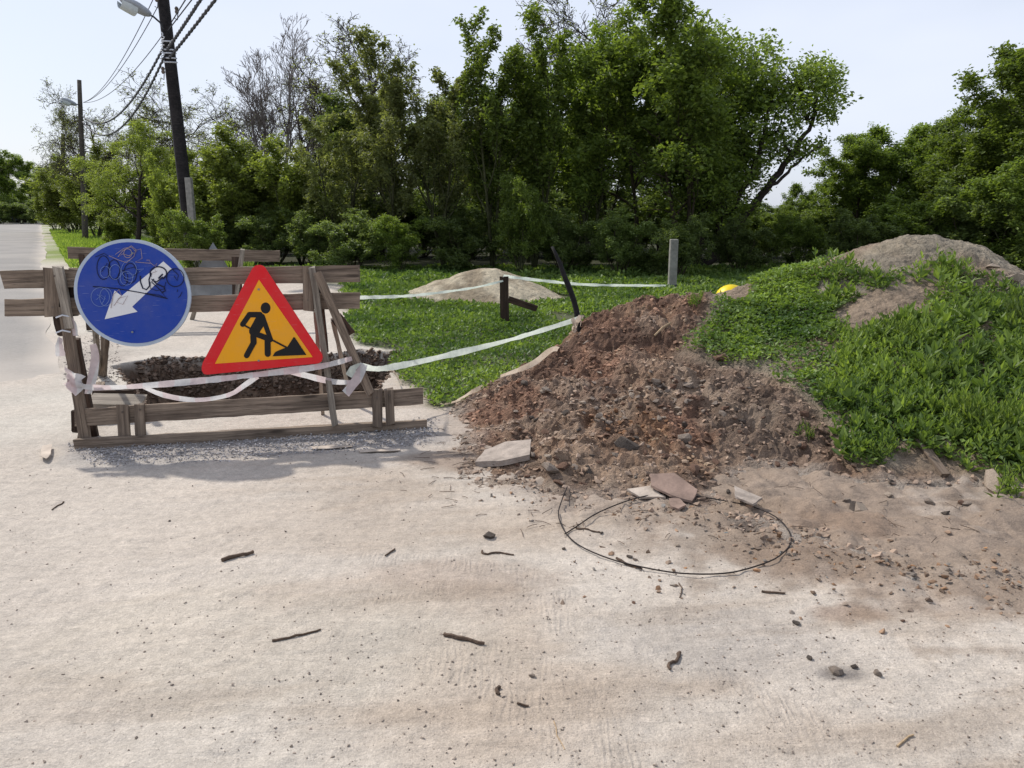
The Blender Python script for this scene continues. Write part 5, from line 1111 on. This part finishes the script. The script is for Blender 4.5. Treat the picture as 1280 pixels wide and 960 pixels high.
pts = [loc(203+rnd.uniform(-3, 3), 40+i*1.6, 19.8) for i in range(22)]; mb.tube(pts, .014, 4); mb.obj('wire_tangle', M['cablepale'], P1)
P2b = gp(107, 303); P2t = at(99, 100, P2b.y); P2, d2 = upole(P2b, P2t, .15, .10, M['polegrey'], 'second wooden utility pole with small street lamp, farther up the road')
o2 = P2b; mb = MB(); mb.tube([at(100, 131, P2b.y)-o2, at(94, 130, P2b.y-.4)-o2], .03, 5); mb.obj('lamp_arm', M['cable'], P2); lamphead(at(95, 131, P2b.y-.4)-o2, at(77, 123, P2b.y-1.2)-o2, P2, 1.2)
P3b = gp(79, 286); P3t = at(79, 167, P3b.y); P3, d3 = upole(P3b, P3t, .22, .17, M['polegrey'], 'third and farthest wooden utility pole along the road')
mb = MB(); mb.box((0, -.2, d3.z*.45), .3, .2, .5); mb.obj('meter_box', M['cable'], P3)
def cable(p0, p1, sag, rad, label, mat='cable', twist=False, grp=None):
    mb = MB(); N = 40; pts = [p0.lerp(p1, i/N)-Vector((0, 0, sag*4*(i/N)*(1-i/N))) for i in range(N+1)]
    if twist:
        N = 220; pts = [p0.lerp(p1, i/N)-Vector((0, 0, sag*4*(i/N)*(1-i/N)))+Vector((math.cos(i*1.9), 0, math.sin(i*1.9)))*rad*.35 for i in range(N+1)]
    mb.tube(pts, rad, 5); return mb.obj('power_cable', M[mat], None, True, label=label, cat='cable', group=grp)
k1, k2 = at(203, 62, 19.8), at(205, 72, 19.8)
e1, e2 = at(103, 145, P2b.y-.2), at(103, 152, P2b.y-.2)
cable(k1, e1, .9, .03, 'upper thick twisted cable sagging from near pole to second pole', 'cable', True)
cable(k2, e2, 1.15, .03, 'lower thick twisted cable sagging from near pole to second pole', 'cable', True)
s1, s2 = Vector((4.6, -1.5, 8.4)), Vector((5.0, -1.5, 8.2))
n1_, n2_ = at(248, -2, 16.8), at(266, -2, 16.8)
cable(at(209, 62, 19.8), n1_+(n1_-at(209, 62, 19.8))*3, .1, .034, 'upper thick twisted cable leaving the near pole to the upper right', 'cable', True)
cable(at(212, 72, 19.8), n2_+(n2_-at(212, 72, 19.8))*3, .1, .034, 'lower thick twisted cable leaving the near pole to the upper right', 'cable', True)
for (a, b), (c_, e_), lb in (((214, 28), (232, -2), 'thin wire leaving the near pole, left of the pair at top right'), ((210, 38), (240, -2), 'thin wire leaving the near pole, right of the pair at top right')):
    q0 = at(a, b, 19.8); q1 = at(c_, e_, 17.0); cable(q0, q1+(q1-q0)*3, .02, .014, lb)
for (a, b), (c_, e_), lb in (((191, 0), (150, 92), 'left thin wire passing behind the lamp arm'), ((200, 3), (160, 92), 'right thin wire passing behind the lamp arm'), ((206, 40), (178, 88), 'thin wire dropping left from the pole wraps')):
    q0 = at(a, b, 19.9); q1 = at(c_, e_, 28); cable(q0, at(104, 128, P2b.y), .45, .011, lb)
# ------------------------------------------------------------------ far parked cars
def car(px, py, Yq, mat, label, rz, sc=1.0):
    b_ = gp(px, py); b_ = at(px, 275, Yq); t = empty('parked_car', (b_.x, b_.y, 0.0), label, 'car', None, rz)
    side = [(-2.1, .35), (-2.15, .8), (-1.9, .95), (-1.35, 1.0), (-.75, 1.42), (.7, 1.45), (1.35, 1.0), (2.0, .85), (2.15, .6), (2.1, .35)]; mb = MB(); n = len(side)
    V_ = [(x_, -.85 if z_ < 1.2 else -.65, z_) for x_, z_ in side]+[(x_, .85 if z_ < 1.2 else .65, z_) for x_, z_ in side]
    mb.add(V_, [tuple(range(n)), tuple(range(2*n-1, n-1, -1))]+[(i, i+n, (i+1) % n+n, (i+1) % n) for i in range(n)]); mb.obj('body', mat, t)
    for s in (-1, 1):
        mb = MB(); y_ = s*.80; mb.add([(-1.15, s*.862, 1.02), (1.15, s*.862, 1.02), (.62, s*.67, 1.4), (-.7, s*.67, 1.38)], [(0, 1, 2, 3)]); mb.obj('window', M['glass'], t)
        for x_ in (-1.35, 1.35): mb = MB(); mb.tube([(x_, s*.7, .33), (x_, s*.9, .33)], .33, 14); mb.obj('wheel', M['rubber'], t)
    for x0_, x1_ in ((-1.3, -.78), (1.3, .73)): mb = MB(); mb.add([(x0_*1.01, -.7, 1.06), (x0_*1.01, .7, 1.06), (x1_*1.04, .58, 1.40), (x1_*1.04, -.58, 1.40)], [(0, 1, 2, 3)]); mb.obj('window', M['glass'], t)
car(6, 275, 120, M['cardark'], 'dark car parked at the far end of the road', .2); car(27, 275, 122, M['carwhite'], 'white car parked at the far end of the road', -.2)
